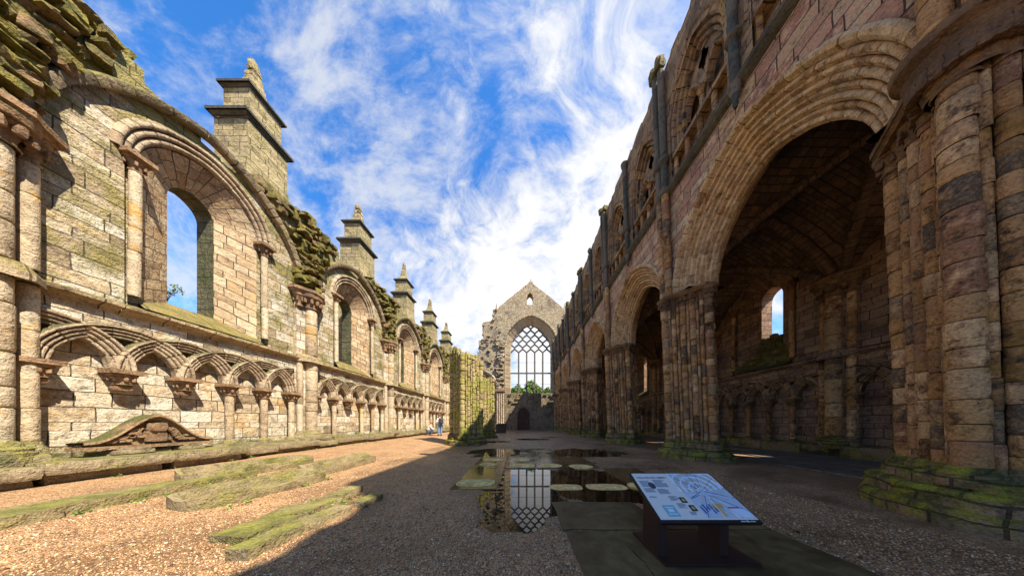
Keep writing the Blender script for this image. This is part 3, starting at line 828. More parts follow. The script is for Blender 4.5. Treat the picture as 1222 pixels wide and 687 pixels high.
def pier_at(fr, root, s, dc, a, zcap, mats, n=12, name='pier', caps=True, top=None, cs_=.86, rj=.04, FACE_T=FACE_T, part=True, base=True, plz=.28):
    mb = MB(); mb.prism(fr, loz(s, a * cs_, dc), 0, (top(0, 0) - .15) if top else zcap + .3)
    pr = mb.build(name, mats['core'], root) if part else None
    par = pr
    V = [(s, dc + a), (s + a, dc), (s, dc - a), (s - a, dc), (s, dc + a)]
    for f in range(4):
        for t, r in FACE_T:
            cs = V[f][0] + (V[f + 1][0] - V[f][0]) * t; cd = V[f][1] + (V[f + 1][1] - V[f][1]) * t
            zt = zcap if top is None else top(cs - s, cd - dc) + R.uniform(-.16, .14)
            mb = MB(); mb.shaft(fr, cs, cd, .62 if base else .3, zt, r, n if r > .09 else max(8, n - 2), wob=.009 if rj < .05 else .02, rj=rj)
            mb.build('shaft', mats['drum'], par, smooth=.7)
    mb = MB()
    for f in range(4):
        for t, r in FACE_T:
            cs = V[f][0] + (V[f + 1][0] - V[f][0]) * t; cd = V[f][1] + (V[f + 1][1] - V[f][1]) * t
            mb.lathe(fr, cs, cd, base_prof(r * 1.05, plz + .05, max(.66, plz + .3)), max(10, n - 2))
    mb.build('shaft_base', mats['base'], par, smooth=.7)
    mb = MB()
    q_ = plz / .3
    tiers = [(.40, 0), (.41, .10), (.38, .16), (.33, .165), (.31, .28), (.26, .31), (.17, .315), (.165, .40), (.11, .44)]
    NA = 96; rows, uvs = [], []
    sd = R.uniform(0, 50)
    for ti, (off, zz) in enumerate(tiers):
        r_, u_ = [], []
        for i in range(NA):
            th = 2 * PI * i / NA
            c, sn = math.cos(th), math.sin(th)
            kk = 1.35
            base_r = a / ((abs(c) ** kk + abs(sn) ** kk) ** (1 / kk))
            lob = .035 * abs(math.sin(th * 6 + .3)) * (1 if zz > .16 else .6)
            blk = noise.cell(Vector((th * 1.6 + sd, float(zz > .163) * 7 + sd, 0)))
            rr = base_r + off + lob + .06 * (blk - .5) + .04 * noise.noise((c * 3 + sd, sn * 3, zz * 6)) + .02 * noise.noise((c * 9 + sd, sn * 9, zz * 14))
            z_ = zz * q_ + (.03 * noise.noise((c * 4 + sd, sn * 4, 2)) if zz > 0 else -.05)
            r_.append(fr(s + rr * c, dc + rr * sn, z_)); u_.append((th * 1.2, zz * q_))
        rows.append(r_); uvs.append(u_)
    mb.grid(rows, uvs, close=True)
    for q in range(7):
        th = R.uniform(0, 6.28); rr = a + .42
        if q < 7: mb.rock(fr(s + rr * .8 * math.cos(th), dc + rr * .8 * math.sin(th), .02), (R.uniform(.3, .6), R.uniform(.2, .4), .14), th, .15, 4, square=.7)
    mb.build('plinth', mats['plinth'], par, smooth=.6)
    if caps:
        mb = MB()
        for f in range(4):
            for t, r in FACE_T:
                cs = V[f][0] + (V[f + 1][0] - V[f][0]) * t; cd = V[f][1] + (V[f + 1][1] - V[f][1]) * t
                mb.lathe(fr, cs, cd, cap_prof(r * 1.05, zcap - .04, zcap + .32, 1.7), n)
                if r > .08:
                    for q in range(6):
                        aa = 2 * PI * q / 6 + R.uniform(-.2, .2)
                        mb.rock(fr(cs + 1.3 * r * math.cos(aa), cd + 1.3 * r * math.sin(aa), zcap + .16), (.09, .09, .14), R.uniform(0, 2), .2, 2, square=.3)
        mb.prism(fr, loz8(s, a + .10, .16, dc), zcap + .27, zcap + .33, 1.05, bottom=True)
        mb.prism(fr, loz8(s, a + .15, .19, dc), zcap + .33, zcap + .42, bottom=True)
        mb.build('capital', mats['cap'], par, smooth=.6)
    return pr

SM = dict(core=M['trif'], drum=M['sdrum'], base=M['plinth'], plinth=M['plinth'], cap=M['scap'])
ks = list(range(0, 7))
for k in ks:
    s = S0 + BS * k
    pier_at(FS, south, s, DC, AD, ZSPR - .4, SM, FACE_T=FACE_N if k < 2 else FACE_T, n=16 if k < 2 else (12 if k < 4 else 8), plz=.42 if k == 0 else .28)
for k in (-2, -1):
    mb = MB(); mb.prism(FS, loz(S0 + BS * k, AD + .1), 0, ZSPR + .05); mb.build('pier', M['trif'], south)

WI, HI, OFFH = 1.55, 2.08, .78
for k in range(-2, 6):
    s = S0 + BS * k; c = s + BS / 2
    far = k > 2 or k < 0
    # spandrel wall front and back
    mb = MB()
    ol = arch_outline(c, ZSPR, WI, HI, OFFH, 30)
    mb.poly(FS, 0, [(s, ZSPR)] + ol + [(s + BS, ZSPR), (s + BS, 9.5), (s, 9.5)])
    ol2 = arch_outline(c, ZSPR, WI, HI, .4, 24)
    mb.poly(FS, -1.2, [(s, ZSPR)] + ol2 + [(s + BS, ZSPR), (s + BS, 14.1 if k >= 0 else 9.3), (s, 14.1 if k >= 0 else 9.3)])
    for sa in (s, s + BS):
        mb.face([FS(sa - .8, 0, ZSPR), FS(sa + .8, 0, ZSPR), FS(sa + .8, -1.2, ZSPR), FS(sa - .8, -1.2, ZSPR)])
    mb.build('spandrel_wall', M['nave'], south)
    mb = MB()
    arch_sweep(mb, FS, c, ZSPR, WI, HI, [(.42, -1.2), (.40, -1.05), (.2, -.95), (.18, -.86), (.03, -.80), (.03, -.70)], bl=.4, sub=2, jit=.004)
    no, w_, dd_ = 7, .098, .085
    for q in range(no):
        cx, cd = (q + .5) * w_, -.62 + q * dd_
        rr_ = w_ * (.46 if q % 2 == 0 else .33)
        pr = [(cx - .62 * w_, cd - .75 * w_), (cx - .52 * w_, cd - .55 * w_)]
        pr += [(cx + rr_ * math.cos(a), cd + rr_ * math.sin(a) + rr_ * .4) for a in [math.radians(205 - 200 * e / 6) for e in range(7)]]
        pr += [(cx + .42 * w_, cd - .45 * w_), (cx + .5 * w_, cd - .2 * w_)]
        arch_sweep(mb, FS, c, ZSPR, WI, HI, pr, bl=R.uniform(.22, .34), sub=2 if far else 3, jit=.007)
    arch_sweep(mb, FS, c, ZSPR, WI, HI, [(.67, -.16), (.69, -.04), (.70, .0), (.72, .06), (.78, .10), (.83, .06), (.84, -.01)], bl=.3, sub=2 if far else 3, jit=.008)
    mb.build('arch', M['sarch'], south, smooth=.6)
    # string course over the arch
    mb = MB()
    pr = [(0, 9.38), (.1, 9.42), (.2, 9.5), (.21, 9.57), (.04, 9.68), (-.4, 9.7)]
    rows, uvs = [], []
    for i in range(17):
        x = s + BS * i / 16
        rows.append([FS(x, d + noise.noise((x * 3, d * 7, 1)) * .015, z + noise.noise((x * 3, 2, z)) * .012) for d, z in pr]); uvs.append([(x, j * .1) for j in range(6)])
    mb.grid(rows, uvs)
    mb.build('string_course', M['dshaft'], south)
    # triforium: two enclosing arches a bay, each over two lancets
    mbw, mbm, mbs = MB(), MB(), MB()
    for hb in (0, 1):
        h0 = s + BS / 2 * hb; h1 = h0 + BS / 2; hc = (h0 + h1) / 2
        wE, hE, zE = .98, 1.55, 11.55
        if k < 0:
            def zt_(x): return 12.3 + .1 * math.sin(9 * x) if x < -1.7 else 14.2  # unseen bays kept plain, their top lowered to shape the cast shadow
            tp = [(h1 - (h1 - h0) * i / 12, zt_(h1 - (h1 - h0) * i / 12)) for i in range(13)]
            mbw.poly(FS, 0, [(h0, 9.6), (h1, 9.6)] + tp); mbw.poly(FS, -1.2, [(h0, 9.0), (h1, 9.0)] + tp)
            for (a, za), (b_, zb) in zip(tp[:-1], tp[1:]): mbw.face([FS(a, 0, za), FS(b_, 0, zb), FS(b_, -1.2, zb), FS(a, -1.2, za)])
            continue
        tz = [14.15 + R.uniform(-.15, .12) for _ in range(5)]
        tp = [(h1, tz[0])] + [(h1 - (h1 - h0) * i / 4, tz[i]) for i in range(1, 4)] + [(h0, tz[0])]
        tp = [(h1, 14.15)] + [(h1 - (h1 - h0) * (i + g) / 6, 14.15 + R.uniform(-.12, .1)) for i in range(6) for g in (.1, .9)] + [(h0, 14.15)]
        mbw.poly(FS, 0, [(h0, 9.6), (hc - wE, 9.6)] + arch_outline(hc, zE, wE, hE, .0, 20) + [(hc + wE, 9.6), (h1, 9.6)] + tp)
        for (a, za), (b_, zb) in zip(tp[:-1], tp[1:]):
            mbw.face([FS(a, 0, za), FS(b_, 0, zb), FS(b_, -1.2, zb), FS(a, -1.2, za)])
        holes = []
        for q in (-1, 1):
            holes.append([(hc + q * .42 - .3, 10.75)] + arch_outline(hc + q * .42, 11.5, .3, .62, 0, 10) + [(hc + q * .42 + .3, 10.75)])
        holes.append([(hc + .15 * math.cos(a) * (1 + .22 * math.cos(4 * a)), 12.42 + .26 * math.sin(a) * (1 + .22 * math.cos(4 * a))) for a in [2 * PI * i / 20 for i in range(20)]])
        mbw.poly(FS, -.34, [(hc - wE - .05, 9.6), (hc + wE + .05, 9.6), (hc + wE + .05, 13.3), (hc - wE - .05, 13.3)], holes)
        mbw.poly(FS, -.72, [(hc - wE, 9.6), (hc + wE, 9.6), (hc + wE, 14.0), (hc - wE, 14.0)])
        arch_sweep(mbm, FS, hc, zE, wE - .3, hE - .22, [(0, -.36)] + rolls(0, -.3, 3, .115, .1, k=5) + [(.36, .02), (.4, .05), (.44, -.02)], bl=.3, sub=2, foot=10.72)
        for q in (-1, 1):
            arch_sweep(mbm, FS, hc + q * .42, 11.5, .28, .6, [(0, -.5), (0, -.36), (.04, -.28), (.09, -.28), (.12, -.34)], bl=.25, sub=2)
        mbm.box(FS, h0 + .16, h1 - .16, -.4, -.04, 10.6, 10.72)
        for q in range(5):
            x = h0 + .3 + (h1 - h0 - .6) * q / 4
            mbs.shaft(FS, x, -.16, 9.62, 10.6, .075, 8, dmin=.4, dmax=.9, wob=.005)
        for x in (-.84, 0, .84):
            mbs.shaft(FS, hc + x, -.24, 10.72, 11.3, .06, 8, dmin=.4, dmax=.9, wob=.005)
            mbs.lathe(FS, hc + x, -.24, cap_prof(.065, 11.28, 11.5, 1.9), 8)
    tr = mbw.build('triforium', M['trif'], south)
    if k < 0: continue
    mbm.build('arch_moulding', M['trif'], tr, smooth=.6)
    mbs.build('triforium_shafts', M['sdrum'], tr, smooth=.7)
    mb = MB()
    mb.shaft(FS, c, .13, 9.5, 14.05 + R.uniform(-.1, .12), .1, 10, dmin=.8, dmax=2, wob=.004)
    mb.lathe(FS, c, .13, [(.03, 8.95), (.06, 9.05), (.05, 9.1), (.1, 9.25), (.09, 9.3), (.15, 9.5)], 10)
    mb.lathe(FS, c, .13, [(.1, 10.58), (.16, 10.62), (.16, 10.7), (.1, 10.75)], 10)
    mb.lathe(FS, c, .13, [(.1, 13.7), (.15, 13.85), (.16, 13.95), (.1, 14.0)], 10)
    mb.build('wall_shaft', M['dshaft'], south, smooth=.7)
for k in range(0, 7):
    s = S0 + BS * k
    for g in (-1, 1):
        mb = MB()
        mb.shaft(FS, s + g * .14, .17, ZSPR + .02, 9.45, .115, 12, wob=.008)
        mb.build('vault_shaft', M['sdrum'], south, smooth=.7)
        mb = MB()
        mb.shaft(FS, s + g * .14, .17, 9.7, 14.1 + R.uniform(-.2, .22), .105, 12, dmin=.7, dmax=1.8, wob=.004)
        for z in (9.42, 10.58): mb.lathe(FS, s + g * .14, .17, [(.1, z), (.17, z + .05), (.18, z + .14), (.17, z + .2), (.1, z + .26)], 12)
        mb.build('vault_shaft', M['dshaft'], south, smooth=.7)
    if k >= 0:
        mb = MB()
        for q in range(5): mb.rock(FS(s + R.uniform(-.25, .25), .12 + R.uniform(-.08, .1), 14.3 + R.uniform(-.1, .15)), (.25, .25, .3), R.uniform(0, 2), .2, 3, square=.5)
        mb.build('broken_shaft_head', M['mossrub'], south, smooth=.6)
# a big weathered abacus on the nave side of the nearest pier
mb = MB()
s = S0
mb.lathe(FS, s, .16, [(.22, 5.35), (.25, 5.5), (.33, 5.66), (.36, 5.74), (.34, 5.77), (.40, 5.82), (.43, 5.84), (.44, 5.95), (.41, 5.97), (.2, 6.0)], 28)
for q in range(15):
    a = -.3 + (PI + .6) * q / 14; rr = .29
    mb.rock(FS(s + rr * math.cos(a), .16 + rr * math.sin(a), 5.56), (.09, .09, .2), a, .18, 3, square=.5)
mb.build('abacus', M['scap'], south, smooth=.4)

# ------------------------------------------------------------------ south aisle
aisle = thing('south_aisle_wall', 'dark outer aisle wall with blind arcade and one lit window, seen through the nearest arch', 'wall', FA(0, 0, 0))
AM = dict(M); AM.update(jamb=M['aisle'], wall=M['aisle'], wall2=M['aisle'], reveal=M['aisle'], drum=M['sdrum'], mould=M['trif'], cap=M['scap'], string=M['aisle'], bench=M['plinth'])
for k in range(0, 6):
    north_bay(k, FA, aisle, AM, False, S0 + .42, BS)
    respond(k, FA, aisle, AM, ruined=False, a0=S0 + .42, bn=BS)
mb = MB(); s = 1.0
while s < 28:
    ln = R.uniform(.8, 1.5); out = .55 + R.uniform(-.04, .04)
    mb.rock(FA(s + ln / 2, out / 2 - .1, .2), (out + .2, ln * .99, .46), 0, .06, 5, square=.85); s += ln
mb.build('stone_bench', M['plinth'], aisle, smooth=.6)
mb = MB(); mb.box(FA, -8, S0 - .2, -1, 0, 0, 9.4); mb.build('wall_face', M['aisle'], aisle)
# mossy heap on the lit sill; heaps in unseen windows added to block sun
mb = MB()
for b in (0, 1, 2):
    cs_ = S0 + BS * (b + .5) + .05
    rows, uvs = [], []
    for i in range(15):
        f = i / 14; r_ = []
        for q in range(13):
            x = -1.12 + 2.24 * q / 12
            hgt = 4.05 + 1.55 * f ** .9 * (1 - .25 * abs(x)) + .16 * noise.noise((x * 3, f * 4, b)) + .1 * noise.noise((x * 8, f * 9, b))
            r_.append(FA(cs_ + x * (1 - .45 * f), -.08 - .62 * f, hgt))
        rows.append(r_); uvs.append([(p_.y * 9, p_.z * 9) for p_ in r_])
    mb.grid(rows, uvs)
    for i in range(16):
        f = R.random(); mb.rock(FA(cs_ + R.uniform(-.5, .5), -.1 - .6 * f, 4.05 + 1.5 * f ** .9), (.25, .3, .2), R.uniform(0, 3), .2, 3, square=.4)
mb.build('mossy_sill_and_sun_blocks', M['mossrub'], aisle, smooth=.6)

vault = thing('aisle_vault', 'dark ribbed stone vault over the right hand aisle, spanning between arcade and outer wall', 'vault', (9.2, 14, 5.9))
ZV, RV = 5.95, 2.75
X0v, X1v = 6.35, 11.8
mb = MB(); rb = MB()
for k in range(-2, 6):
    y0 = S0 + BS * k; n = 20
    rows, uvs = [], []
    def zz(u, v):
        a = max(0, 1 - u * u) ** .5 * .55 + (1 - abs(u)) * .45 + .0
        b = max(0, 1 - v * v) ** .5 * .55 + (1 - abs(v)) * .45
        return ZV + RV * max(a, b)
    for i in range(n + 1):
        u = -1 + 2 * i / n; r, ur = [], []
        for j in range(n + 1):
            v = -1 + 2 * j / n
            r.append((X0v + (X1v - X0v) * (u + 1) / 2, y0 + BS * (v + 1) / 2, zz(u, v))); ur.append((r[-1][0] + .3 * r[-1][2], r[-1][1]))
        rows.append(r); uvs.append(ur)
    mb.grid(rows, uvs)
    # a solid back over the vault, so no light comes through
    mb.face([(X0v + .5, y0, 9.3), (X1v + 1, y0, 9.3), (X1v + 1, y0 + BS, 9.3), (X0v + .5, y0 + BS, 9.3)])
    for dg in (-1, 1):
        pts = []
        for i in range(25):
            u = -1 + 2 * i / 24
            pts.append((X0v + (X1v - X0v) * (u + 1) / 2, y0 + BS * (u * dg + 1) / 2, zz(u, u) - .06))
        rb.tube(pts, .12, 8)
    pts = [(X0v + (X1v - X0v) * (u + 1) / 2, y0, zz(u, 1.0) - .06) for u in [-1 + 2 * i / 24 for i in range(25)]]
    rb.tube(pts, .14, 8)
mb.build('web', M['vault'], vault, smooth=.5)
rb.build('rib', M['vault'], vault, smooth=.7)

# ================================================================== NORTH ARCADE REMAINS
NMAT = dict(core=M['mossp'], drum=M['mossp'], base=M['plinth'], plinth=M['plinth'], cap=M['mossp'])
for i, (px, py, zt, sl, lab) in enumerate(((-3.2, 12.0, 5.3, -.45, 'bright mossy clustered pier stump standing in the nave, the taller one nearest the people'),
                                           (-3.2, 17.1, 5.0, -.15, 'shorter mossy clustered pier stump standing behind the tall mossy one'))):
    t = thing('ruined_pier', lab, 'pier', (px, py, 0), 'mossy stumps of the lost left arcade')
    tz = lambda ds, dd, zt=zt, sl=sl: zt + sl * (ds + .4 * dd)
    fr = lambda s, d, z, py=py: Vector((s, py - d, z))
    pier_at(fr, t, px, 0, .84, 4.6, NMAT, 12, 'core', caps=False, top=tz, cs_=.78, rj=.09)

# ================================================================== EAST WALL
CX = 1.65
east = thing('east_gable_wall', 'tall rubble gable wall closing the far end, with a great traceried window', 'wall', (CX, YE, 0))
ZS, WW, HW, ZSI = 13.7, 3.5, 4.6, 6.15
mb = MB()
left = [(-10.5, 0), (-10.3, 9.2), (-8.4, 9.6), (-8.1, 12.4), (-7.3, 12.9), (-7.2, 15.2), (-6.6, 15.5), (-6.5, 18.2), (-4.9, 18.7), (-4.6, 20.3), (-4.3, 20.5)]
gable = [(-3.0, 21.6), (-1.4, 22.9), (.2, 24.2), (1.2, 25.0), (1.6, 25.15), (2.0, 24.9), (3.4, 23.8), (5.0, 22.6), (6.4, 21.4), (7.4, 20.5)]
right = [(7.7, 20.3), (7.72, 10.2), (12.6, 9.6), (12.62, 0)]
outer = left + gable + right
OW = .95
hole = [(CX - WW - OW, ZSI)] + arch_outline(CX, ZS, WW, HW, OW, 30) + [(CX + WW + OW, ZSI)]
gl = [(.98, 21.3)] + arch_outline(1.5, 22.5, .52, .9, 0, 10) + [(2.02, 21.3)]
def jag(poly):
    out = []
    for i in range(len(poly) - 1):
        a, b = poly[i], poly[i + 1]; L = math.hypot(b[0] - a[0], b[1] - a[1]); n = max(1, int(L / .4))
        for j in range(n):
            f = j / n; e = (.09 if a[0] < -4 else .035) if a[1] > 8 else 0
            out.append((a[0] + (b[0] - a[0]) * f + R.uniform(-e, e), a[1] + (b[1] - a[1]) * f + R.uniform(-e, e)))
    out.append(poly[-1]); return out
oj = jag(outer)
mb.poly(FE, 0, oj, [hole, gl]); mb.poly(FE, -1.4, oj, [hole, gl])
for a, b in zip(oj[:-1], oj[1:]):
    mb.face([FE(a[0], 0, a[1]), FE(b[0], 0, b[1]), FE(b[0], -1.4, b[1]), FE(a[0], -1.4, a[1])])
for a, b in zip(gl, gl[1:] + gl[:1]):
    mb.face([FE(a[0], 0, a[1]), FE(b[0], 0, b[1]), FE(b[0], -1.4, b[1]), FE(a[0], -1.4, a[1])])
for i in range(260):
    f = R.random(); q = R.choice(oj[6:-12]); 
    if R.random() < .3 and q[0] < -4: x_, z_ = q[0] + R.uniform(-.2, .2), q[1] + R.uniform(-.25, .05)
    else:
        x_, z_ = R.uniform(-7, 7.5), R.uniform(7, 20)
        if abs(x_ - CX) < WW + 1.7 and z_ < 20.2: continue
        if z_ > 12 + (x_ + 8.2) * 2.2: continue
    mb.rock(FE(x_, R.uniform(-.1, .1), z_), (R.uniform(.25, .55), R.uniform(.25, .5), R.uniform(.15, .32)), 0, .2, 3, square=.5)
mb.build('gable_wall', M['rubble'], east)
# mossy wall under the window
mb = MB(); mb.box(FE, CX - WW - OW + .02, CX + WW + OW - .02, -1.3, .06, 0, ZSI + .1)
for i in range(30): mb.rock(FE(CX + R.uniform(-4, 4), .1, R.uniform(4.6, 6.2)), (R.uniform(.4, .9), .3, R.uniform(.2, .4)), 0, .2, 3)
mb.build('window_apron', M['rubble2'], east)
mb = MB()
arch_sweep(mb, FE, CX, ZS, WW, HW, [(-.02, -1.3), (-.02, -.75)] + rolls(0, -.7, 5, .19, .14, k=5) + [(.98, .02)], bl=.5, sub=2, foot=ZSI, jit=.015)
mb.build('window_arch', M['east'], east, smooth=.6)
mb = MB()
arch_sweep(mb, FE, CX, ZS - .2, WW + 1.1, HW + 1.2, [(.0, .0), (.02, .25), (.2, .3), (.35, .22), (.42, .0)], bl=.6, sub=2, foot=11.5)
mb.build('hood_arch', M['rubble'], east, smooth=.6)
# tracery
P = 2 * WW / 5
def inside(x, z):
    if z < ZS: return abs(x) <= WW
    Rr = (WW ** 2 + HW ** 2) / (2 * WW); c = Rr - WW
    return math.hypot(abs(x) + c, z - ZS) <= Rr + .05
mb = MB()
for i in range(1, 5):
    x = -WW + P * i
    mb.box(FE, CX + x - .13, CX + x + .13, -.99, -.7, ZSI, ZS - .35)
mb.box(FE, CX - WW, CX + WW, -.97, -.68, 9.75, 9.95)
RH = .82
for r in range(8):
    z0 = ZS - .35 + RH * r; z1 = z0 + RH
    for i in range(-1, 8):
        xa = -WW + P * i + (P / 2 if r % 2 else 0)
        for sg in (-1, 1):
            pts = []
            for j in range(9):
                f = j / 8; e = f - .10 * math.sin(2 * PI * f)
                g = .5 - .5 * math.cos(PI * f); g = f + (g - f) * .9
                x = xa + sg * P / 2 * g; z = z0 + RH * f
                if inside(x, z): pts.append(FE(CX + x, -.82, z))
            if len(pts) > 1: mb.tube(pts, .14, 6)
tr = mb.build('tracery', M['tracery'], east)
mb = MB()
for z in (7.9, 11.7): mb.box(FE, CX - WW, CX + WW, -.83, -.81, z, z + .04)
mb.build('saddle_bar', plain('iron_bar', (.05, .05, .05), .6), tr)
# responds either side and the broken arch spring on the left
for x in (CX - WW - OW - .75, CX + WW + OW + .5):
    mb = MB(); mb.box(FE, x - .62, x + .62, .0, .35, 0, 6.6)
    rp = mb.build('respond', M['east'], east)
    for dx in (-.5, -.17, .17, .5):
        mb = MB(); mb.shaft(FE, x + dx, .42, .4, 6.5, .15, 10, dmin=.3, dmax=.6); mb.build('shaft', M['mould'], rp, smooth=.7)
    mb = MB(); mb.prism(FE, [(x - .8, 0), (x + .8, 0), (x + .8, .7), (x - .8, .7)], 6.5, 6.85); mb.build('capital', M['cap'], rp)
    mb = MB()
    for i in range(60):
        z = R.uniform(6.9, 15.5); mb.rock(FE(x + R.uniform(-.5, .5), .08, z), (R.uniform(.4, .9), R.uniform(.3, .9), R.uniform(.25, .45)), 0, .18, 3)
    mb.build('broken_masonry', M['rubble'], rp)
mb = MB()
arch_sweep(mb, FE, -6.4, 6.6, 2.3, 3.2, [(-.1, -.3), (-.1, .2), (.1, .34), (.3, .36), (.45, .2), (.48, 0)], bl=.4, t0=.5, t1=1., sub=2)
mb.build('broken_arch', M['east'], east, smooth=.6)
# blocked doorway below the window
mb = MB(); dx0 = .35
arch_sweep(mb, FE, dx0, 2.6, .75, 1.0, [(0, -.2), (0, .1), (.08, .2), (.25, .22), (.3, .06)], bl=.3, foot=.1)
mb.poly(FE, .07, [(dx0 - .75, 0)] + arch_outline(dx0, 2.6, .75, 1.0, 0, 10) + [(dx0 + .75, 0)])
mb.build('blocked_doorway', stone('dark_doorway_stone', [(.06, .035, .025), (.12, .06, .04), (.09, .05, .03)], bw=.5, moss=-.3), east)
# gable finials
mb = MB(); mb.box(FE, 1.55, 1.75, -.8, -.6, 25.1, 26.0); mb.box(FE, 1.3, 2.0, -.78, -.62, 25.5, 25.68); mb.build('cross_finial', M['rubble'], east)
for x in (-4.3, 7.5):
    mb = MB(); mb.prism(FE, [(x - .2, -.9), (x + .2, -.9), (x + .2, -.5), (x - .2, -.5)], 20.3, 21.9, .2); mb.build('finial', M['rubble'], east)

# closing wall of the left aisle, with a grey door
cl = thing('aisle_end_wall', 'stone wall closing the far end of the left aisle beside the mossy piers', 'wall', (-8, 30, 0))
mb = MB()
fr = lambda s, d, z: Vector((s, 30.2 - d, z))
mb.poly(fr, 0, jag([(-9.4, 0), (-9.4, 9.2), (-8.0, 8.6), (-6.5, 7.4), (-4.9, 6.0), (-4.9, 0)])); mb.box(fr, -9.4, -4.9, -.9, -.01, 0, 5.8)
mb.build('wall_face', M['wall'], cl)
dr = thing('grey_door', 'plain pale grey door at the far end of the left wall', 'door', (-9.0, 26.5, .15))
mb = MB(); mb.box(FW, -9.07, -9.0, 25.9, 27.5, .15, 3.1); mb.build('leaf', plain('grey_paint', (.38, .39, .41), .5, var=.1), dr)
mb = MB(); mb.box(FW, -9.1, -8.95, 25.75, 25.9, .15, 3.25); mb.box(FW, -9.1, -8.95, 27.5, 27.65, .15, 3.25); mb.box(FW, -9.1, -8.95, 25.9, 27.5, 3.1, 3.25)
mb.build('frame', M['mould'], dr)

# ================================================================== GROUND
PUD = [(-.10, 3.6, .62, 1.2, .045), (.2, 4.6, .72, 1.2, .05), (1.35, 4.4, 1.15, 1.25, .05), (-1.0, 8.7, 1.3, 1.1, .03), (2.7, 8.7, 1.6, 1.1, .035), (1.0, 6.8, 1.6, .9, .012),
       (.9, 15.5, 1.2, .9, .03), (-1.6, 13.5, .9, .7, .025), (2.4, 17.5, .9, .6, .02), (3.2, 1.35, .25, .25, .03)]
def gz(x, y):
    z = .15 * (0 if x > -4.2 else min(1, (-4.2 - x) / 2.2))
    z += .010 * noise.noise((x * .8, y * .8, 0)) + .006 * noise.noise((x * 3.3, y * 3.3, 5)) + .004 * noise.noise((x * 9, y * 9, 9))
    z += .004
    for cx, cy, rx, ry, dp in PUD:
        q = ((x - cx) / rx) ** 2 + ((y - cy) / ry) ** 2 + .7 * noise.noise((x * 1.9 + cx, y * 1.9, 3)) + .35 * noise.noise((x * 5, y * 5, 8))
        if q < 2.2: z -= dp * max(0, min(1, (1.35 - q) * 1.1))
    return z
xs = [-1500, -400, -120, -50, -25, -16] + list(np.arange(-12, -5, .35)) + list(np.arange(-5, 4.6, .055)) + list(np.arange(4.6, 14, .35)) + [17, 25, 50, 120, 400, 1500]
ys = [-1500, -400, -120, -50, -25, -12, -6, -3, -1, 0, .5] + list(np.arange(.9, 10.5, .055)) + list(np.arange(10.5, 20, .15)) + list(np.arange(20, 37, .5)) + [45, 60, 100, 300, 1500]
nx, ny = len(xs), len(ys)
vv = [(float(x), float(y), gz(x, y)) for y in ys for x in xs]
ff = [(j * nx + i, j * nx + i + 1, (j + 1) * nx + i + 1, (j + 1) * nx + i) for j in range(ny - 1) for i in range(nx - 1)]
me = bpy.data.meshes.new('gravel_ground'); me.from_pydata(vv, [], ff); me.materials.append(M['gravel'])
me.polygons.foreach_set('use_smooth', [True] * len(me.polygons))
g = bpy.data.objects.new('gravel_ground', me); COL.objects.link(g); g['kind'] = 'structure'

# loose pebbles on the near ground
SLABS = [(.48, 1.72, 2.38, 3.2), (.5, 1.06, .9, 2.35), (1.08, 2.9, .9, 2.36), (1.74, 2.92, 2.38, 2.9),
         (-1.34, -.46, 3.83, 5.57), (-1.38, -.48, 5.6, 7.45), (-.45, .4, 5.62, 7.45), (.43, 1.3, 5.62, 7.48), (1.33, 2.16, 5.6, 7.4),
         (-.05, .62, 7.52, 9.9), (.66, 1.36, 7.5, 9.8), (2.2, 3.1, 3.6, 5.6)]
def in_slab(x, y): return any(a - .01 < x < b + .01 and c - .01 < y < d + .01 for a, b, c, d in SLABS)
def pebbles():
    N = 60000; rng = np.random.default_rng(3)
    base = np.array([(1, 0, 0), (-1, 0, 0), (0, 1, 0), (0, -1, 0), (0, 0, 1), (0, 0, -1)], float)
    tri = np.array([(0, 2, 4), (2, 1, 4), (1, 3, 4), (3, 0, 4), (2, 0, 5), (1, 2, 5), (3, 1, 5), (0, 3, 5)])
    V, F, A = [], [], []; cnt = 0
    while cnt < N:
        y = 1.0 + 6.0 * rng.random() ** 1.6
        x = rng.uniform(-2.5, 2.5) * (y + .2)
        if x > 4.7 or x < -6.6: continue
        if in_slab(x, y): continue
        r = rng.uniform(.004, .0095) * (1.9 if rng.random() < .03 else 1); z = gz(x, y)
        if z < .0: r *= .7
        a = rng.uniform(0, 6.28); ca, sa = math.cos(a), math.sin(a)
        b = base * np.array([r * rng.uniform(.9, 1.5), r * rng.uniform(.7, 1.1), r * rng.uniform(.5, .9)]) + rng.normal(0, r * .14, (6, 3))
        q = np.stack([b[:, 0] * ca - b[:, 1] * sa + x, b[:, 0] * sa + b[:, 1] * ca + y, b[:, 2] + z + r * .3], 1)
        V.append(q); F.append(tri + cnt * 6); A.append(rng.random()); cnt += 1
    V = np.concatenate(V); F = np.concatenate(F)
    me = bpy.data.meshes.new('loose_pebbles'); me.from_pydata(V.tolist(), [], F.tolist())
    at = me.attributes.new('rnd', 'FLOAT', 'FACE'); at.data.foreach_set('value', np.repeat(np.array(A, dtype=np.float32), 8))
    me.materials.append(M['pebble']); me.polygons.foreach_set('use_smooth', [True] * len(me.polygons))
    o = bpy.data.objects.new('loose_pebbles', me); COL.objects.link(o)
    props(o, 'loose golden brown pebbles lying over the nave floor', 'gravel', kind='stuff')
pebbles()

# puddle water: one level sheet showing wherever the ground dips
mb = MB()
mb.face([(-2.6, .6, -.006), (4.4, .6, -.006), (4.4, 20, -.006), (-2.6, 20, -.006)])
w = mb.build('puddle_water', M['water']); w['kind'] = 'structure'

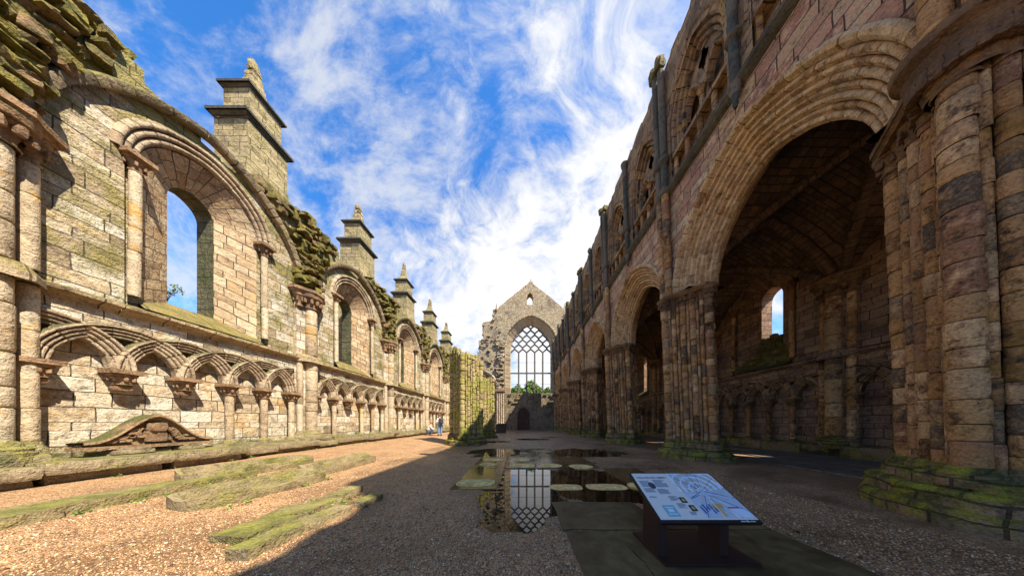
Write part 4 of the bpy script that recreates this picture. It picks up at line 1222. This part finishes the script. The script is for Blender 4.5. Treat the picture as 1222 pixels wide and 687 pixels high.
# grave slabs
slab_lab = ['large cracked wet slab beside the left edge of the information board', 'long dark slab at the bottom edge below the cracked slab', 'wide dark slab the information board stands on',
            'dark slab just behind the information board', 'greenish slab at the left edge of the big puddle', 'leftmost slab of the row behind the big puddle', 'second slab from left in the row behind the big puddle',
            'third slab from left in the row behind the big puddle', 'rightmost slab of the row behind the big puddle', 'left slab of the farthest pair between the two far puddles', 'right slab of the farthest pair between the two far puddles', 'slab right of the big puddle beyond the information board']
for (x0, x1, y0, y1), lb in zip(SLABS, slab_lab):
    mb = MB(); cx, cy = (x0 + x1) / 2, (y0 + y1) / 2
    n = 8; rows, uvs = [], []
    e = .012
    for i in range(n + 1):
        r = []
        for j in range(n + 1):
            x = x0 + (x1 - x0) * i / n; y = y0 + (y1 - y0) * j / n
            if i in (0, n): x += noise.noise((y * 3, x0 * 7, 1)) * .02
            if j in (0, n): y += noise.noise((x * 3, y0 * 7, 4)) * .02
            z = .016 + noise.noise((x * 1.3, y * 1.3, 2)) * .007
            r.append((x, y, z))
        rows.append(r); uvs.append([(p[0], p[1]) for p in r])
    mb.grid(rows, uvs)
    bd = [rows[i][0] for i in range(n + 1)] + [rows[n][j] for j in range(1, n + 1)] + [rows[i][n] for i in range(n - 1, -1, -1)] + [rows[0][j] for j in range(n - 1, 0, -1)]
    for a, b in zip(bd, bd[1:] + bd[:1]): mb.face([a, b, (b[0], b[1], -.09), (a[0], a[1], -.09)])
    o = mb.build('grave_slab', M['slabwet' if y0 > 3.5 else 'slab'], org=(cx, cy, 0)); props(o, lb, 'grave slab', 'dark wet grave slabs in the nave floor')

# pale worn stones let into the floor
def px(x, y, h=1.25): Y = h * 245 / (y - 504); return ((x - 622) * Y / 245, Y)
pale = [((25 / 5.09 + 540), 262 / 5.09 + 520, 260 / 5.09 + 540, 306 / 5.09 + 520, 'pale2', 'pale rounded stone on the greenish slab left of the puddle'),
        (655, 576, 695, 583, 'pale', 'pale rounded stone right of the window reflection'), (699, 575.5, 748, 583, 'pale', 'pale rounded stone in the puddle left of the information board'),
        (750, 575.5, 790, 583, 'pale', 'pale rounded stone just behind the information board'), (576.7, 546.6, 601.5, 549.8, 'pale', 'small pale oval stone at the left of the far row'),
        (571.8, 552, 593.5, 555.6, 'pale2', 'greenish oval stone in front of the leftmost far oval'), (607.8, 546.6, 633.5, 550, 'pale', 'grey oval stone second in the far row'),
        (607, 552.6, 639, 557.4, 'pale', 'pale oval stone in front of the grey oval'), (643, 552.7, 671, 557.5, 'pale', 'pale oval stone left of the rightmost one'), (678.5, 553.8, 707.5, 558.5, 'pale', 'rightmost pale oval stone in the slab rows'),
        (534, 536, 553, 540, 'pale2', 'yellow pale round slab by the mossy pier foot')]
for xa, ya, xb, yb, mt, lb in pale:
    h = 1.232
    (x0, y1), (x1, _) = px(xa, ya, h), px(xb, ya, h); (_, y0) = px(xa, yb, h)
    x0n = px(xa + 1, yb, h)[0]; x1n = px(xb - 1, yb, h)[0]
    x0, x1 = (x0 + x0n) / 2, (x1 + x1n) / 2
    cx, cy = (x0 + x1) / 2, (y0 + y1) / 2; a, b = (x1 - x0) / 2, (y1 - y0) / 2
    rnd = 3.2 if ya > 560 else 2.2
    ring = []
    for i in range(28):
        th = 2 * PI * i / 28; c, s = math.cos(th), math.sin(th)
        k = 1 + .03 * noise.noise((c * 2 + xa, s * 2, 1))
        ring.append((cx + a * k * math.copysign(abs(c) ** (2 / rnd), c), cy + b * k * math.copysign(abs(s) ** (2 / rnd), s)))
    tz_ = .026 if in_slab(cx, cy) else .0
    mb = MB(); mb.prism(FW, ring, -.05, tz_ - .004, 1.0); mb.prism(FW, [(cx + (p[0] - cx) * .999, cy + (p[1] - cy) * .999) for p in ring], tz_ - .004, tz_, .93)
    o = mb.build('worn_stone', M[mt], org=(cx, cy, 0)); props(o, lb, 'stone', 'pale worn stones in the slab floor')

# flagstones in the right aisle
mb = MB()
y = .5
while y < 30:
    ly = R.uniform(.7, 1.2); x = 7.6
    while x < 11.2:
        lx = R.uniform(.7, 1.3)
        if R.random() < .9:
            mb.rock((x + lx / 2, y + ly / 2, .0), (lx * .97, ly * .97, .07), R.uniform(-.03, .03), .05, 3, square=.9)
        x += lx
    y += ly
o = mb.build('aisle_paving', M['flag'], smooth=.5); o['kind'] = 'structure'

# ================================================================== LOOSE TOMBS ON THE LEFT
def lump_row(name, label, cat, spec, mat='tomb', group=None, n=7):
    mb = MB()
    xs_ = sum(q[0] for q in spec) / len(spec); ys_ = sum(q[1] for q in spec) / len(spec)
    for (x, y, lx, ly, lz, rot, zc) in spec:
        mb.rock((x, y, gz(x, y) + zc * .6), (lx, ly, lz * .85), rot, .07, n, square=.97)
    o = mb.build(name, M[mat], org=(xs_, ys_, gz(xs_, ys_)), smooth=.3)
    return props(o, label, cat, group)

def coffin(label, x, y, L, W0, W1, H, rot, wall=.075, broken=False):
    """stone trough: rounded head at -L/2, square foot"""
    t = MB(); z0 = gz(x, y) - .02
    ca, sa = math.cos(rot), math.sin(rot)
    n = 44
    def ring(e, z, jit=.012):
        r = []
        for i in range(n):
            f = i / n
            th = 2 * PI * f
            c, s = math.cos(th), math.sin(th)
            k = 4.5
            u = math.copysign(abs(s) ** (2 / k), s); v = math.copysign(abs(c) ** (2 / (k if c > 0 else 2.6)), c)
            yy = v * (L / 2 - e); w = W0 + (W1 - W0) * (v + 1) / 2
            xx = u * (w / 2 - e)
            zz = z
            q = noise.noise_vector((xx * 4 + x, yy * 4 + y, z * 6)) * jit
            if broken and z > .1 and -.25 < yy < .2 and xx > 0: zz = z * .55
            elif z > .1: zz = z * (1 + .18 * noise.noise((xx * 3, yy * 2.2, x))) * (1.12 if xx < 0 else .82)
            xx += q.x; yy += q.y
            r.append(Vector((x + xx * ca - yy * sa, y + xx * sa + yy * ca, z0 + zz + q.z)))
        return r
    prof = [(.0, 0), (-.01, H * .5), (0, H * .96), (.012, H), (wall - .01, H), (wall, H * .95), (wall + .015, H * .3), (wall + .05, H * .25)]
    rows = [ring(e, z) for e, z in prof]
    t.grid(rows, [[(25.3, 25.3)] * n for _ in rows], close=True)
    t.face(rows[-1])
    o = t.build('stone_coffin', M['tomb'], org=(x, y, z0), smooth=.7)
    return props(o, label, 'coffin', 'old stone coffins on the gravel')
coffin('open mossy stone coffin with a rounded head and broken side, nearest the camera', -4.62, 3.68, 1.75, .74, .62, .21, -.16, broken=True)
coffin('flat topped mossy stone coffin lying between the open coffin and the wall', -6.1, 4.75, 2.0, .6, .56, .23, -.2, wall=.06)
coffin('farther stone trough coffin lying in line with the open one', -4.85, 5.6, 2.0, .66, .6, .22, .0)
lump_row('kerb_slab', 'long low mossy kerb slab at the left edge of the gravel', 'slab', [(-5.85, 2.0, .6, 1.0, .17, .0, .07), (-5.9, 3.05, .55, 1.1, .17, .03, .07), (-5.9, 4.0, .5, .8, .16, .02, .06)])
lump_row('mossy_stones', 'row of flat mossy stones half buried in the sunlit gravel', 'stones', [(-3.02, 2.36, .42, .5, .12, -.1, .05), (-3.08, 2.82, .5, .4, .11, .3, .04), (-2.98, 3.12, .34, .26, .12, -.2, .045), (-3.0, 3.5, .24, .5, .16, .06, .06)])
lump_row('dark_kerb_stones', 'low dark line of stones at the edge of the shadow on the gravel', 'stones', [(-2.55, 2.12, .22, .55, .17, -.03, .06), (-2.5, 2.62, .24, .5, .15, -.12, .055), (-2.38, 3.2, .2, .36, .13, -.1, .05)])
mb = MB(); mb.box(FW, -3.1, -1.9, 25.0, 25.8, 0, 1.0); mb.box(FW, -3.2, -1.8, 24.9, 25.9, 1.0, 1.14)
props(mb.build('chest_tomb', M['cornice'], org=(-2.5, 25.4, 0)), 'dark box shaped chest tomb beside the foot of the far gable wall', 'tomb')

# ================================================================== INFORMATION BOARD
bx0, bx1, by0, by1, bz0, bz1 = 1.22, 2.07, 1.79, 2.28, .405, .685
board = thing('information_board', 'low sloping visitor information board with text and a blue vault drawing, on two dark fins', 'sign', (1.645, 2.03, 0))
black = plain('black_frame', (.012, .012, .014), .4, var=.1); maroon = plain('maroon_metal', (.028, .011, .008), .45, var=.25, scale=6)
U = Vector((1, 0, 0)); Vv = Vector((0, by1 - by0, bz1 - bz0)); BL = Vv.length; Vv.normalize(); Nn = U.cross(Vv)
def FB(u, h, v):       # u right, v up the slope, h above the face
    return Vector((bx0, by0, bz0)) + U * u + Vv * v + Nn * h
BW = bx1 - bx0
mb = MB(); mb.box(FB, -.012, BW + .012, -.035, -.002, -.03, BL + .012); pan = mb.build('panel', black, board)
mb = MB(); mb.box(FB, 0, BW, -.001, .0015, .0, BL); mb.build('printed_sheet', plain('sheet_white', (.66, .63, .55), .55, var=.03), pan)
colm = {}
def ink(c):
    k = tuple(c)
    if k not in colm: colm[k] = plain('print_ink', c, .55, var=.05, spec=.2)
    return colm[k]
def patch(mb, u0, u1, v0, v1, h): mb.box(FB, u0, u1, 0.0016, h, v0, v1)
# drawing of the vaulted nave, upper right
xl = BW * .50
mb = MB(); mb.face([FB(xl, .002, .015), FB(BW - .004, .002, .015), FB(BW - .004, .002, BL - .006), FB(xl - .06, .002, BL - .006)])
mb.build('drawing', ink((.46, .52, .58)), pan)
mb = MB(); mb2 = MB(); mb3 = MB()
cu, cv = BW * .70, BL * .56
for i in range(9):
    r = .03 + .027 * i
    pts = [FB(max(xl - .04, min(BW - .008, cu + r * 1.15 * math.cos(a))), .003, min(BL - .012, cv + .01 * i + r * 1.1 * math.sin(a))) for a in [PI * j / 20 - .15 for j in range(24)]]
    (mb if i % 2 else mb2).tube(pts, .0055 if i % 2 else .007, 4)
for i in range(9):
    a = -.3 + (PI + .6) * i / 8
    p0 = FB(cu + .02 * math.cos(a), .003, cv + .02 * math.sin(a)); p1 = FB(max(xl, min(BW - .008, cu + .3 * math.cos(a))), .003, max(.02, min(BL - .01, cv + .3 * math.sin(a))))
    (mb2 if i % 2 else mb3).tube([p0, p1], .003, 4)
for i in range(26):
    a = 2 * PI * i / 26 + .07
    r0_, r1_ = (.035, .33) if i % 2 else (.06, .2)
    q0 = (cu + r0_ * math.cos(a), cv - .03 + r0_ * math.sin(a)); q1 = (cu + r1_ * math.cos(a), cv - .03 + r1_ * math.sin(a))
    cl2 = lambda q: FB(max(xl + .004, min(BW - .008, q[0])), .0032, max(.016, min(BL - .01, q[1])))
    (mb if i % 3 == 0 else mb2 if i % 3 == 1 else mb3).tube([cl2(q0), cl2(q1)], .0022, 4)
for i in range(6): patch(mb3, xl + .012 + .03 * i, xl + .03 + .03 * i, .06 + .018 * (i % 3), .14 + .02 * (i % 2), .0026)
mb.build('drawing_ribs', ink((.55, .42, .2)), pan); mb2.build('drawing_lines', ink((.7, .76, .82)), pan); mb3.build('drawing_arcades', ink((.05, .1, .28)), pan)
mb = MB(); patch(mb, xl + .14, xl + .23, .12, .165, .0032); patch(mb, xl + .15, xl + .19, .03, .12, .003); mb.build('drawing_canopy', ink((.6, .38, .12)), pan)
mb = MB(); patch(mb, xl + .26, xl + .36, .115, .128, .003); mb.build('caption_band', ink((.45, .03, .12)), pan)
mb = MB(); patch(mb, xl + .26, BW - .01, .02, .11, .0028); mb.build('key_plan', ink((.6, .68, .76)), pan)
# text columns
mb = MB()
def lines(u0, u1, v0, v1):
    mb = MB(); v = v1
    while v > v0:
        patch(mb, u0, u1 - R.uniform(0, .04) * (R.random() < .4), v - .0048, v, .0022); v -= .0095
    mb.build('text_column', ink((.10, .13, .19)), pan)
for q in ((.03, .135, .37, .455), (.03, .135, .305, .355), (.175, .30, .37, .47), (.155, .265, .285, .345), (.215, .30, .2, .255), (.24, .32, .12, .17), (.03, .1, .235, .25), (.3, .36, .05, .08)): lines(*q)
mb = MB(); mb.face([FB(.135 + .035 * math.cos(a), .002, .39 + .045 * math.sin(a)) for a in [2 * PI * i / 16 for i in range(16)]]); mb.build('seal_picture', ink((.05, .055, .06)), pan)
for u0, v0 in ((.305, .175), (.335, .085)):
    mb = MB(); patch(mb, u0, u0 + .055, v0, v0 + .065, .0024); im = mb.build('picture', ink((.02, .02, .022)), pan)
    mb = MB(); mb.face([FB(u0 + .03 + .014 * math.cos(a), .0027, v0 + .033 + .02 * math.sin(a)) for a in [2 * PI * i / 12 for i in range(12)]]); mb.build('portrait', ink((.5, .36, .12)), pan)
mb = MB(); patch(mb, .09, .2, .03, .15, .0022); pl = mb.build('site_plan', ink((.2, .42, .46)), pan)
mb = MB(); patch(mb, .105, .185, .05, .06, .0026); patch(mb, .105, .185, .12, .13, .0026); patch(mb, .12, .17, .075, .11, .0026); mb.build('plan_rooms', ink((.6, .7, .72)), pan)
mb = MB(); patch(mb, BW - .17, BW - .12, -.021, -.013, .002); patch(mb, BW - .09, BW - .045, -.021, -.013, .002); patch(mb, BW - .115, BW - .1, -.026, -.006, .002); mb.build('footer_logo', ink((.5, .55, .6)), pan)
cu_ = bpy.data.curves.new('board_title', 'FONT'); cu_.body = 'HOLYROOD ABBEY'; cu_.size = .036; cu_.extrude = .0003; cu_.offset = .0008
tmp = bpy.data.objects.new('tmp_title', cu_); COL.objects.link(tmp)
me = bpy.data.meshes.new_from_object(tmp.evaluated_get(bpy.context.evaluated_depsgraph_get()))
bpy.data.objects.remove(tmp)
o0 = Vector((1.645, 2.03, 0))
for v in me.vertices:
    p = FB(.03 + v.co.x, .0024 + v.co.z, .488 + v.co.y); v.co = p - o0
me.materials.clear(); me.materials.append(ink((.12, .13, .16)))
to = bpy.data.objects.new('title_text', me); COL.objects.link(to); to.parent = pan
for u in (.06, .62):
    mb = MB()
    def top(y): return bz0 + (y - by0) / (by1 - by0) * (bz1 - bz0) - .045
    x0, x1, y0, y1 = bx0 + u - .04, bx0 + u + .04, 1.86, 2.09
    c = [(x0, y0), (x1, y0), (x1, y1), (x0, y1)]
    for i in range(4):
        j = (i + 1) % 4
        mb.face([(*c[i], .03), (*c[j], .03), (*c[j], top(c[j][1])), (*c[i], top(c[i][1]))])
    mb.build('fin', maroon, board)
mb = MB(); mb.box(FW, 1.235, 2.055, 1.755, 2.275, .02, .045); mb.build('base_plate', maroon, board)

# ================================================================== PEOPLE
def skin_mesh(name, joints, edges, mat, parent, sub=2):
    me = bpy.data.meshes.new(name); me.from_pydata([j[:3] for j in joints], edges, [])
    me.materials.append(mat)
    o = bpy.data.objects.new(name, me); COL.objects.link(o); o.parent = parent
    sk = o.modifiers.new('skin', 'SKIN'); sk.use_smooth_shade = True
    me.skin_vertices.new() if not me.skin_vertices else None
    for i, j in enumerate(joints):
        r = j[3]; me.skin_vertices[0].data[i].radius = (r, j[4] if len(j) > 4 else r)
    me.skin_vertices[0].data[0].use_root = True
    s = o.modifiers.new('sub', 'SUBSURF'); s.levels = s.render_levels = sub
    return o
skin = plain('skin', (.5, .3, .2), .6, var=.05)
def person(label, loc, rot, crouch, top_c, leg_c, hair_c, pack=None):
    t = thing('person', label, 'person', loc); t.rotation_euler = (0, 0, rot)
    if not crouch:
        J = [(0, 0, .95, .13), (0, 0, 1.15, .14), (0, .04, 1.38, .15), (0, .07, 1.50, .06), (0, .10, 1.62, .09, .1), (0, .11, 1.70, .085),
             (.17, .03, 1.42, .06), (.24, .08, 1.16, .05), (.16, .24, 1.02, .04), (.12, .3, 1.0, .035), (-.17, .03, 1.42, .06), (-.24, .08, 1.16, .05), (-.16, .24, 1.02, .04), (-.12, .3, 1.0, .035),
             (.1, 0, .88, .095), (.11, .02, .5, .065), (.12, -.02, .08, .045), (.12, .12, .035, .035), (-.1, 0, .88, .095), (-.11, .02, .5, .065), (-.12, -.02, .08, .045), (-.12, .12, .035, .035)]
    else:
        J = [(0, -.1, .38, .15), (0, -.04, .55, .15), (0, .06, .78, .15), (0, .12, .90, .06), (0, .17, 1.0, .09), (0, .18, 1.07, .08),
             (.18, .06, .80, .06), (.24, .2, .58, .05), (.14, .36, .5, .04), (.1, .42, .5, .035), (-.18, .06, .80, .06), (-.24, .2, .58, .05), (-.14, .36, .5, .04), (-.1, .42, .5, .035),
             (.12, -.06, .34, .1), (.16, .3, .5, .075), (.14, .08, .09, .05), (.14, .22, .04, .04), (-.12, -.06, .34, .1), (-.16, .3, .5, .075), (-.14, .08, .09, .05), (-.14, .22, .04, .04)]
    E = [(0, 1), (1, 2), (2, 3), (3, 4), (4, 5), (2, 6), (6, 7), (7, 8), (8, 9), (2, 10), (10, 11), (11, 12), (12, 13), (0, 14), (14, 15), (15, 16), (16, 17), (0, 18), (18, 19), (19, 20), (20, 21)]
    skin_mesh('body', J, E, skin, t)
    def sub(ids, grow, name, mat):
        mp = {i: q for q, i in enumerate(ids)}
        JJ = [(*J[i][:3], J[i][3] + grow) for i in ids]
        EE = [(mp[a], mp[b]) for a, b in E if a in mp and b in mp]
        skin_mesh(name, JJ, EE, mat, t)
    sub([0, 1, 2, 6, 7, 8, 10, 11, 12], .03, 'jacket', plain('jacket_cloth', top_c, .9, var=.15, scale=8))
    sub([0, 14, 15, 16, 18, 19, 20], .025, 'trousers', plain('trouser_cloth', leg_c, .9, var=.2, scale=8))
    for i in (17, 21):
        mb = MB(); p = J[i]; mb.rock((p[0] + loc[0], p[1] - .05 + loc[1], .045 + loc[2]), (.1, .26, .09), 0, .05, 3, square=.4); mb.build('shoe', plain('shoe_leather', (.04, .035, .03), .6), t, smooth=True)
    h = J[5]; mb = MB(); mb.rock((h[0] + loc[0], h[1] - .03 + loc[1], h[2] + .03 + loc[2]), (.2, .2, .17), 0, .06, 4, square=.1); mb.build('hair', plain('hair', hair_c, .7, var=.3), t, smooth=True)
    if pack:
        b = thing('backpack', 'black rucksack worn on the back of the standing person', 'backpack', loc); b.rotation_euler = (0, 0, rot)
        mb = MB(); mb.rock((loc[0], loc[1] - .22, loc[2] + 1.24), (.3, .2, .48), 0, .05, 5, square=.6); mb.build('bag', plain('pack_cloth', pack, .8), b, smooth=True)
        mb = MB()
        for sg in (-1, 1): mb.tube([(loc[0] + sg * .13, loc[1] - .16, loc[2] + 1.44), (loc[0] + sg * .15, loc[1] + .02, loc[2] + 1.58), (loc[0] + sg * .14, loc[1] + .2, loc[2] + 1.42), (loc[0] + sg * .17, loc[1] + .16, loc[2] + 1.15), (loc[0] + sg * .14, loc[1] - .14, loc[2] + 1.05)], .03, 6)
        mb.build('strap', plain('strap_cloth', pack, .8), b, smooth=True)
    return t
person('person standing in white jacket and blue jeans beside the crouching one', (-6.85, 17.3, .15), .9, False, (.75, .73, .7), (.12, .2, .34), (.12, .07, .04), (.03, .03, .035))
person('person crouching by the wall in a cream jacket and dark jeans', (-7.75, 17.3, .15), -1.0, True, (.62, .52, .38), (.06, .07, .1), (.3, .12, .05))

# ================================================================== TREES AND PLANTS
def leafmat(name, c1, c2):
    m, t, b = new_mat(name)
    a = t.n('ShaderNodeAttribute', attribute_name='rnd').outputs['Fac']
    t.L.new(t.ramp(a, [(0, c1), (1, c2)]), b.inputs['Base Color']); b.inputs['Roughness'].default_value = .6
    b.inputs['Transmission Weight'].default_value = 0
    return m
LEAF = leafmat('tree_leaves', (.04, .08, .01), (.2, .3, .035)); BARK = plain('bark', (.09, .065, .045), .9, var=.3)
def leaves(name, clumps, nper, size, mat, parent, org):
    rng = np.random.default_rng(int(org[0] * 10) % 99 + 5); V, F, A = [], [], []
    for (cx, cy, cz, r) in clumps:
        for i in range(nper):
            d = rng.normal(0, 1, 3); d /= np.linalg.norm(d); p = np.array([cx, cy, cz]) + d * r * rng.uniform(.55, 1.05)
            a = rng.normal(0, 1, 3); a /= np.linalg.norm(a); b = np.cross(a, rng.normal(0, 1, 3)); b /= np.linalg.norm(b)
            s = size * rng.uniform(.6, 1.3); k = len(V)
            V += [p - a * s, p + b * s * .6, p + a * s, p - b * s * .6]; F.append((k, k + 1, k + 2, k + 3)); A.append(rng.random())
    me = bpy.data.meshes.new(name); me.from_pydata([tuple(np.array(v) - np.array(org)) for v in V], [], F)
    at = me.attributes.new('rnd', 'FLOAT', 'FACE'); at.data.foreach_set('value', np.array(A, dtype=np.float32))
    me.materials.append(mat); o = bpy.data.objects.new(name, me); COL.objects.link(o); o.parent = parent
    return o
for (tx, ty, H, lab) in ((-1.6, 78, 15.6, 'green leafy tree beyond the left lights of the great window'), (4.6, 80, 18.2, 'tallest green tree beyond the middle of the great window'),
                         (10.6, 82, 15.6, 'green leafy tree beyond the right lights of the great window'), (1.5, 88, 16.3, 'low dark tree between the two taller trees beyond the window'), (7.8, 86, 16.6, 'small green tree behind the right hand tree beyond the window')):
    t = thing('leafy_tree', lab, 'tree', (tx, ty, 0), 'trees beyond the great window')
    mb = MB(); mb.tube([(tx, ty, 0), (tx + .2, ty, H * .3), (tx, ty + .2, H * .7)], [.5, .38, .15], 8)
    for i in range(6):
        a = i * 1.1; mb.tube([(tx, ty, H * (.3 + .05 * i)), (tx + 2.5 * math.cos(a), ty + 2.5 * math.sin(a), H * (.5 + .05 * i))], [.2, .06], 6)
    mb.build('trunk', BARK, t)
    cl_ = []
    for i in range(46):
        a = R.uniform(0, 6.28); f = R.random(); rr = 5.4 * math.sqrt(1 - f * f) * R.uniform(.3, 1)
        cl_.append((tx + rr * math.cos(a), ty + rr * math.sin(a), H * (.28 + .62 * f), R.uniform(1.0, 1.9)))
    leaves('crown', cl_, 170, .40, LEAF, t, (tx, ty, 0))
sp = thing('ledge_plant', 'small green sprig growing on the sill of the nearest left window', 'plant', FN(5.75, -.75, 4.42))
o_ = FN(5.75, -.75, 4.42)
mb = MB()
cls = []
for i in range(7):
    a = i * .9; e = o_ + Vector((.14 * math.cos(a), .2 * math.sin(a), .35 + .12 * (i % 3))); mb.tube([o_, o_ + Vector((.05 * math.cos(a), .05 * math.sin(a), .2)), e], .006, 5); cls.append((*e, .1))
mb.build('stem', BARK, sp); leaves('foliage', cls, 22, .035, LEAF, sp, tuple(o_))

wd = []
for i in range(60):
    if R.random() < .5: wx, wy = -8.3 + R.uniform(-.2, .25), R.uniform(2.5, 22)
    else: wx, wy = R.choice(((-5.55, R.uniform(1.6, 4.4)), (-2.75, R.uniform(1.9, 3.5)), (-4.2, R.uniform(2.9, 4.5)), (-3.25, R.uniform(2.2, 3.4))))
    wd.append((wx, wy, gz(wx, wy) + .02, R.uniform(.03, .07)))
for i in range(70):
    wy = R.uniform(2, 26); u_ = ((wy - 3.41) / BN) % 1
    if .25 < u_ < .6: continue
    wd.append((-9.2 + R.uniform(-.4, .15), wy, 9.75 + .3 * math.cos(2 * PI * u_) + R.uniform(-.1, .15), R.uniform(.06, .14)))
wo = leaves('weeds', wd, 16, .02, LEAF, None, (0, 0, 0)); wo['kind'] = 'stuff'; props(wo, 'small green weeds and moss tufts rooted along the stones', 'weeds')

# ================================================================== SKY, SUN, CAMERA
CLX, CLY = .4, 1.1
SUN = Vector((1, -.65, 1.62)).normalized()
elev = math.asin(SUN.z); az = math.atan2(SUN.x, SUN.y)       # clockwise from +Y
w = bpy.data.worlds.new('World'); SC.world = w; w.use_nodes = True
t = NT(w.node_tree); bg = w.node_tree.nodes['Background']
sky = t.n('ShaderNodeTexSky', sky_type='NISHITA'); sky.sun_disc = False
sky.sun_elevation = elev; sky.sun_rotation = az; sky.air_density = 1.0; sky.dust_density = .25; sky.ozone_density = 2.5; sky.altitude = 50
dirv = t.n('ShaderNodeTexCoord').outputs['Generated']
sx = t.n('ShaderNodeSeparateXYZ', i_0=dirv)
mp_ = t.n('ShaderNodeMapping', i_0=dirv); mp_.inputs['Rotation'].default_value = (.35, .55, .6); mp_.inputs['Scale'].default_value = (1.0, 1.75, 1.5); mp_.inputs['Location'].default_value = (CLX, CLY, .3)
dm = mp_.outputs[0]
nw = t.n('ShaderNodeTexNoise', i_0=dm); nw.inputs['Scale'].default_value = 2.0; nw.inputs['Detail'].default_value = 3
wv = t.vmath('ADD', dm, t.vmath('SCALE', nw.outputs['Color'], .45))
c1 = t.noise(wv, 2.0, 8, .60); c2 = t.noise(wv, 9.5, 6, .68)
cl_ = t.math('ADD', t.math('MULTIPLY', c1, .68), t.math('MULTIPLY', c2, .32))
# more cloud toward the middle right of the view and along the horizon
def lobe(d, k):
    v = Vector(d).normalized()
    dt = t.n('ShaderNodeVectorMath', operation='DOT_PRODUCT', i_0=dirv, i_1=tuple(v)).outputs['Value']
    return t.math('POWER', t.math('MAXIMUM', dt, 0.0), k)
bias = t.math('MULTIPLY', lobe((.34, 1, .75), 5), .21)
bias = t.math('SUBTRACT', bias, t.math('MULTIPLY', lobe((-2.2, 1, 2.2), 12), .12))
bias = t.math('ADD', bias, t.math('MULTIPLY', t.math('POWER', t.math('SUBTRACT', 1.0, t.math('MAXIMUM', sx.outputs[2], 0.0)), 4), .17))
cov = t.smooth(t.math('ADD', cl_, bias), .50, .70)
dens = t.smooth(t.math('ADD', cl_, bias), .52, .85)
wm = t.n('ShaderNodeMapping', i_0=dirv); wm.inputs['Rotation'].default_value = (0, .5, .9); wm.inputs['Scale'].default_value = (1.0, 3.2, 2.6)
wisp = t.noise(t.vmath('ADD', wm.outputs[0], t.vmath('SCALE', nw.outputs['Color'], .35)), 2.2, 7, .66)
cov = t.math('MAXIMUM', cov, t.math('MULTIPLY', t.smooth(t.math('ADD', wisp, t.math('MULTIPLY', t.math('ADD', lobe((-1.2, 1, .75), 6), lobe((-.6, 1, .5), 8)), .09)), .50, .74), .8))
ccol = t.mix(dens, (3.75, 3.8, 3.85, 1), (5.1, 5.0, 4.85, 1))
skc = t.mix(1.0, sky.outputs[0], (.32, .86, 1.36, 1), 'MULTIPLY')
t.L.new(t.mix(t.math('MULTIPLY', cov, .93), skc, ccol), bg.inputs['Color'])
bg.inputs['Strength'].default_value = .104
sd = bpy.data.lights.new('sun', 'SUN'); sd.energy = 5.0; sd.angle = math.radians(.5); sd.color = (1, .94, .84)
so = bpy.data.objects.new('sun', sd); COL.objects.link(so); so.rotation_euler = SUN.to_track_quat('Z', 'Y').to_euler(); so.location = (20, -15, 40)

cam = bpy.data.cameras.new('camera'); co = bpy.data.objects.new('camera', cam); COL.objects.link(co)
co.location = (0, 0, 1.25); co.rotation_euler = (PI / 2, 0, 0)
cam.sensor_width = 36; cam.sensor_fit = 'HORIZONTAL'; cam.lens = 245 / 1222 * 36
cam.shift_x = (611 - 622) / 1222; cam.shift_y = (504 - 343.5) / 1222
cam.clip_start = .05; cam.clip_end = 5000
SC.camera = co
vs = SC.view_settings; vs.view_transform = 'Standard'; vs.look = 'None'; vs.exposure = 1.2; vs.gamma = 1; vs.use_curve_mapping = False
SC.cycles.max_bounces = 6; SC.cycles.transparent_max_bounces = 8
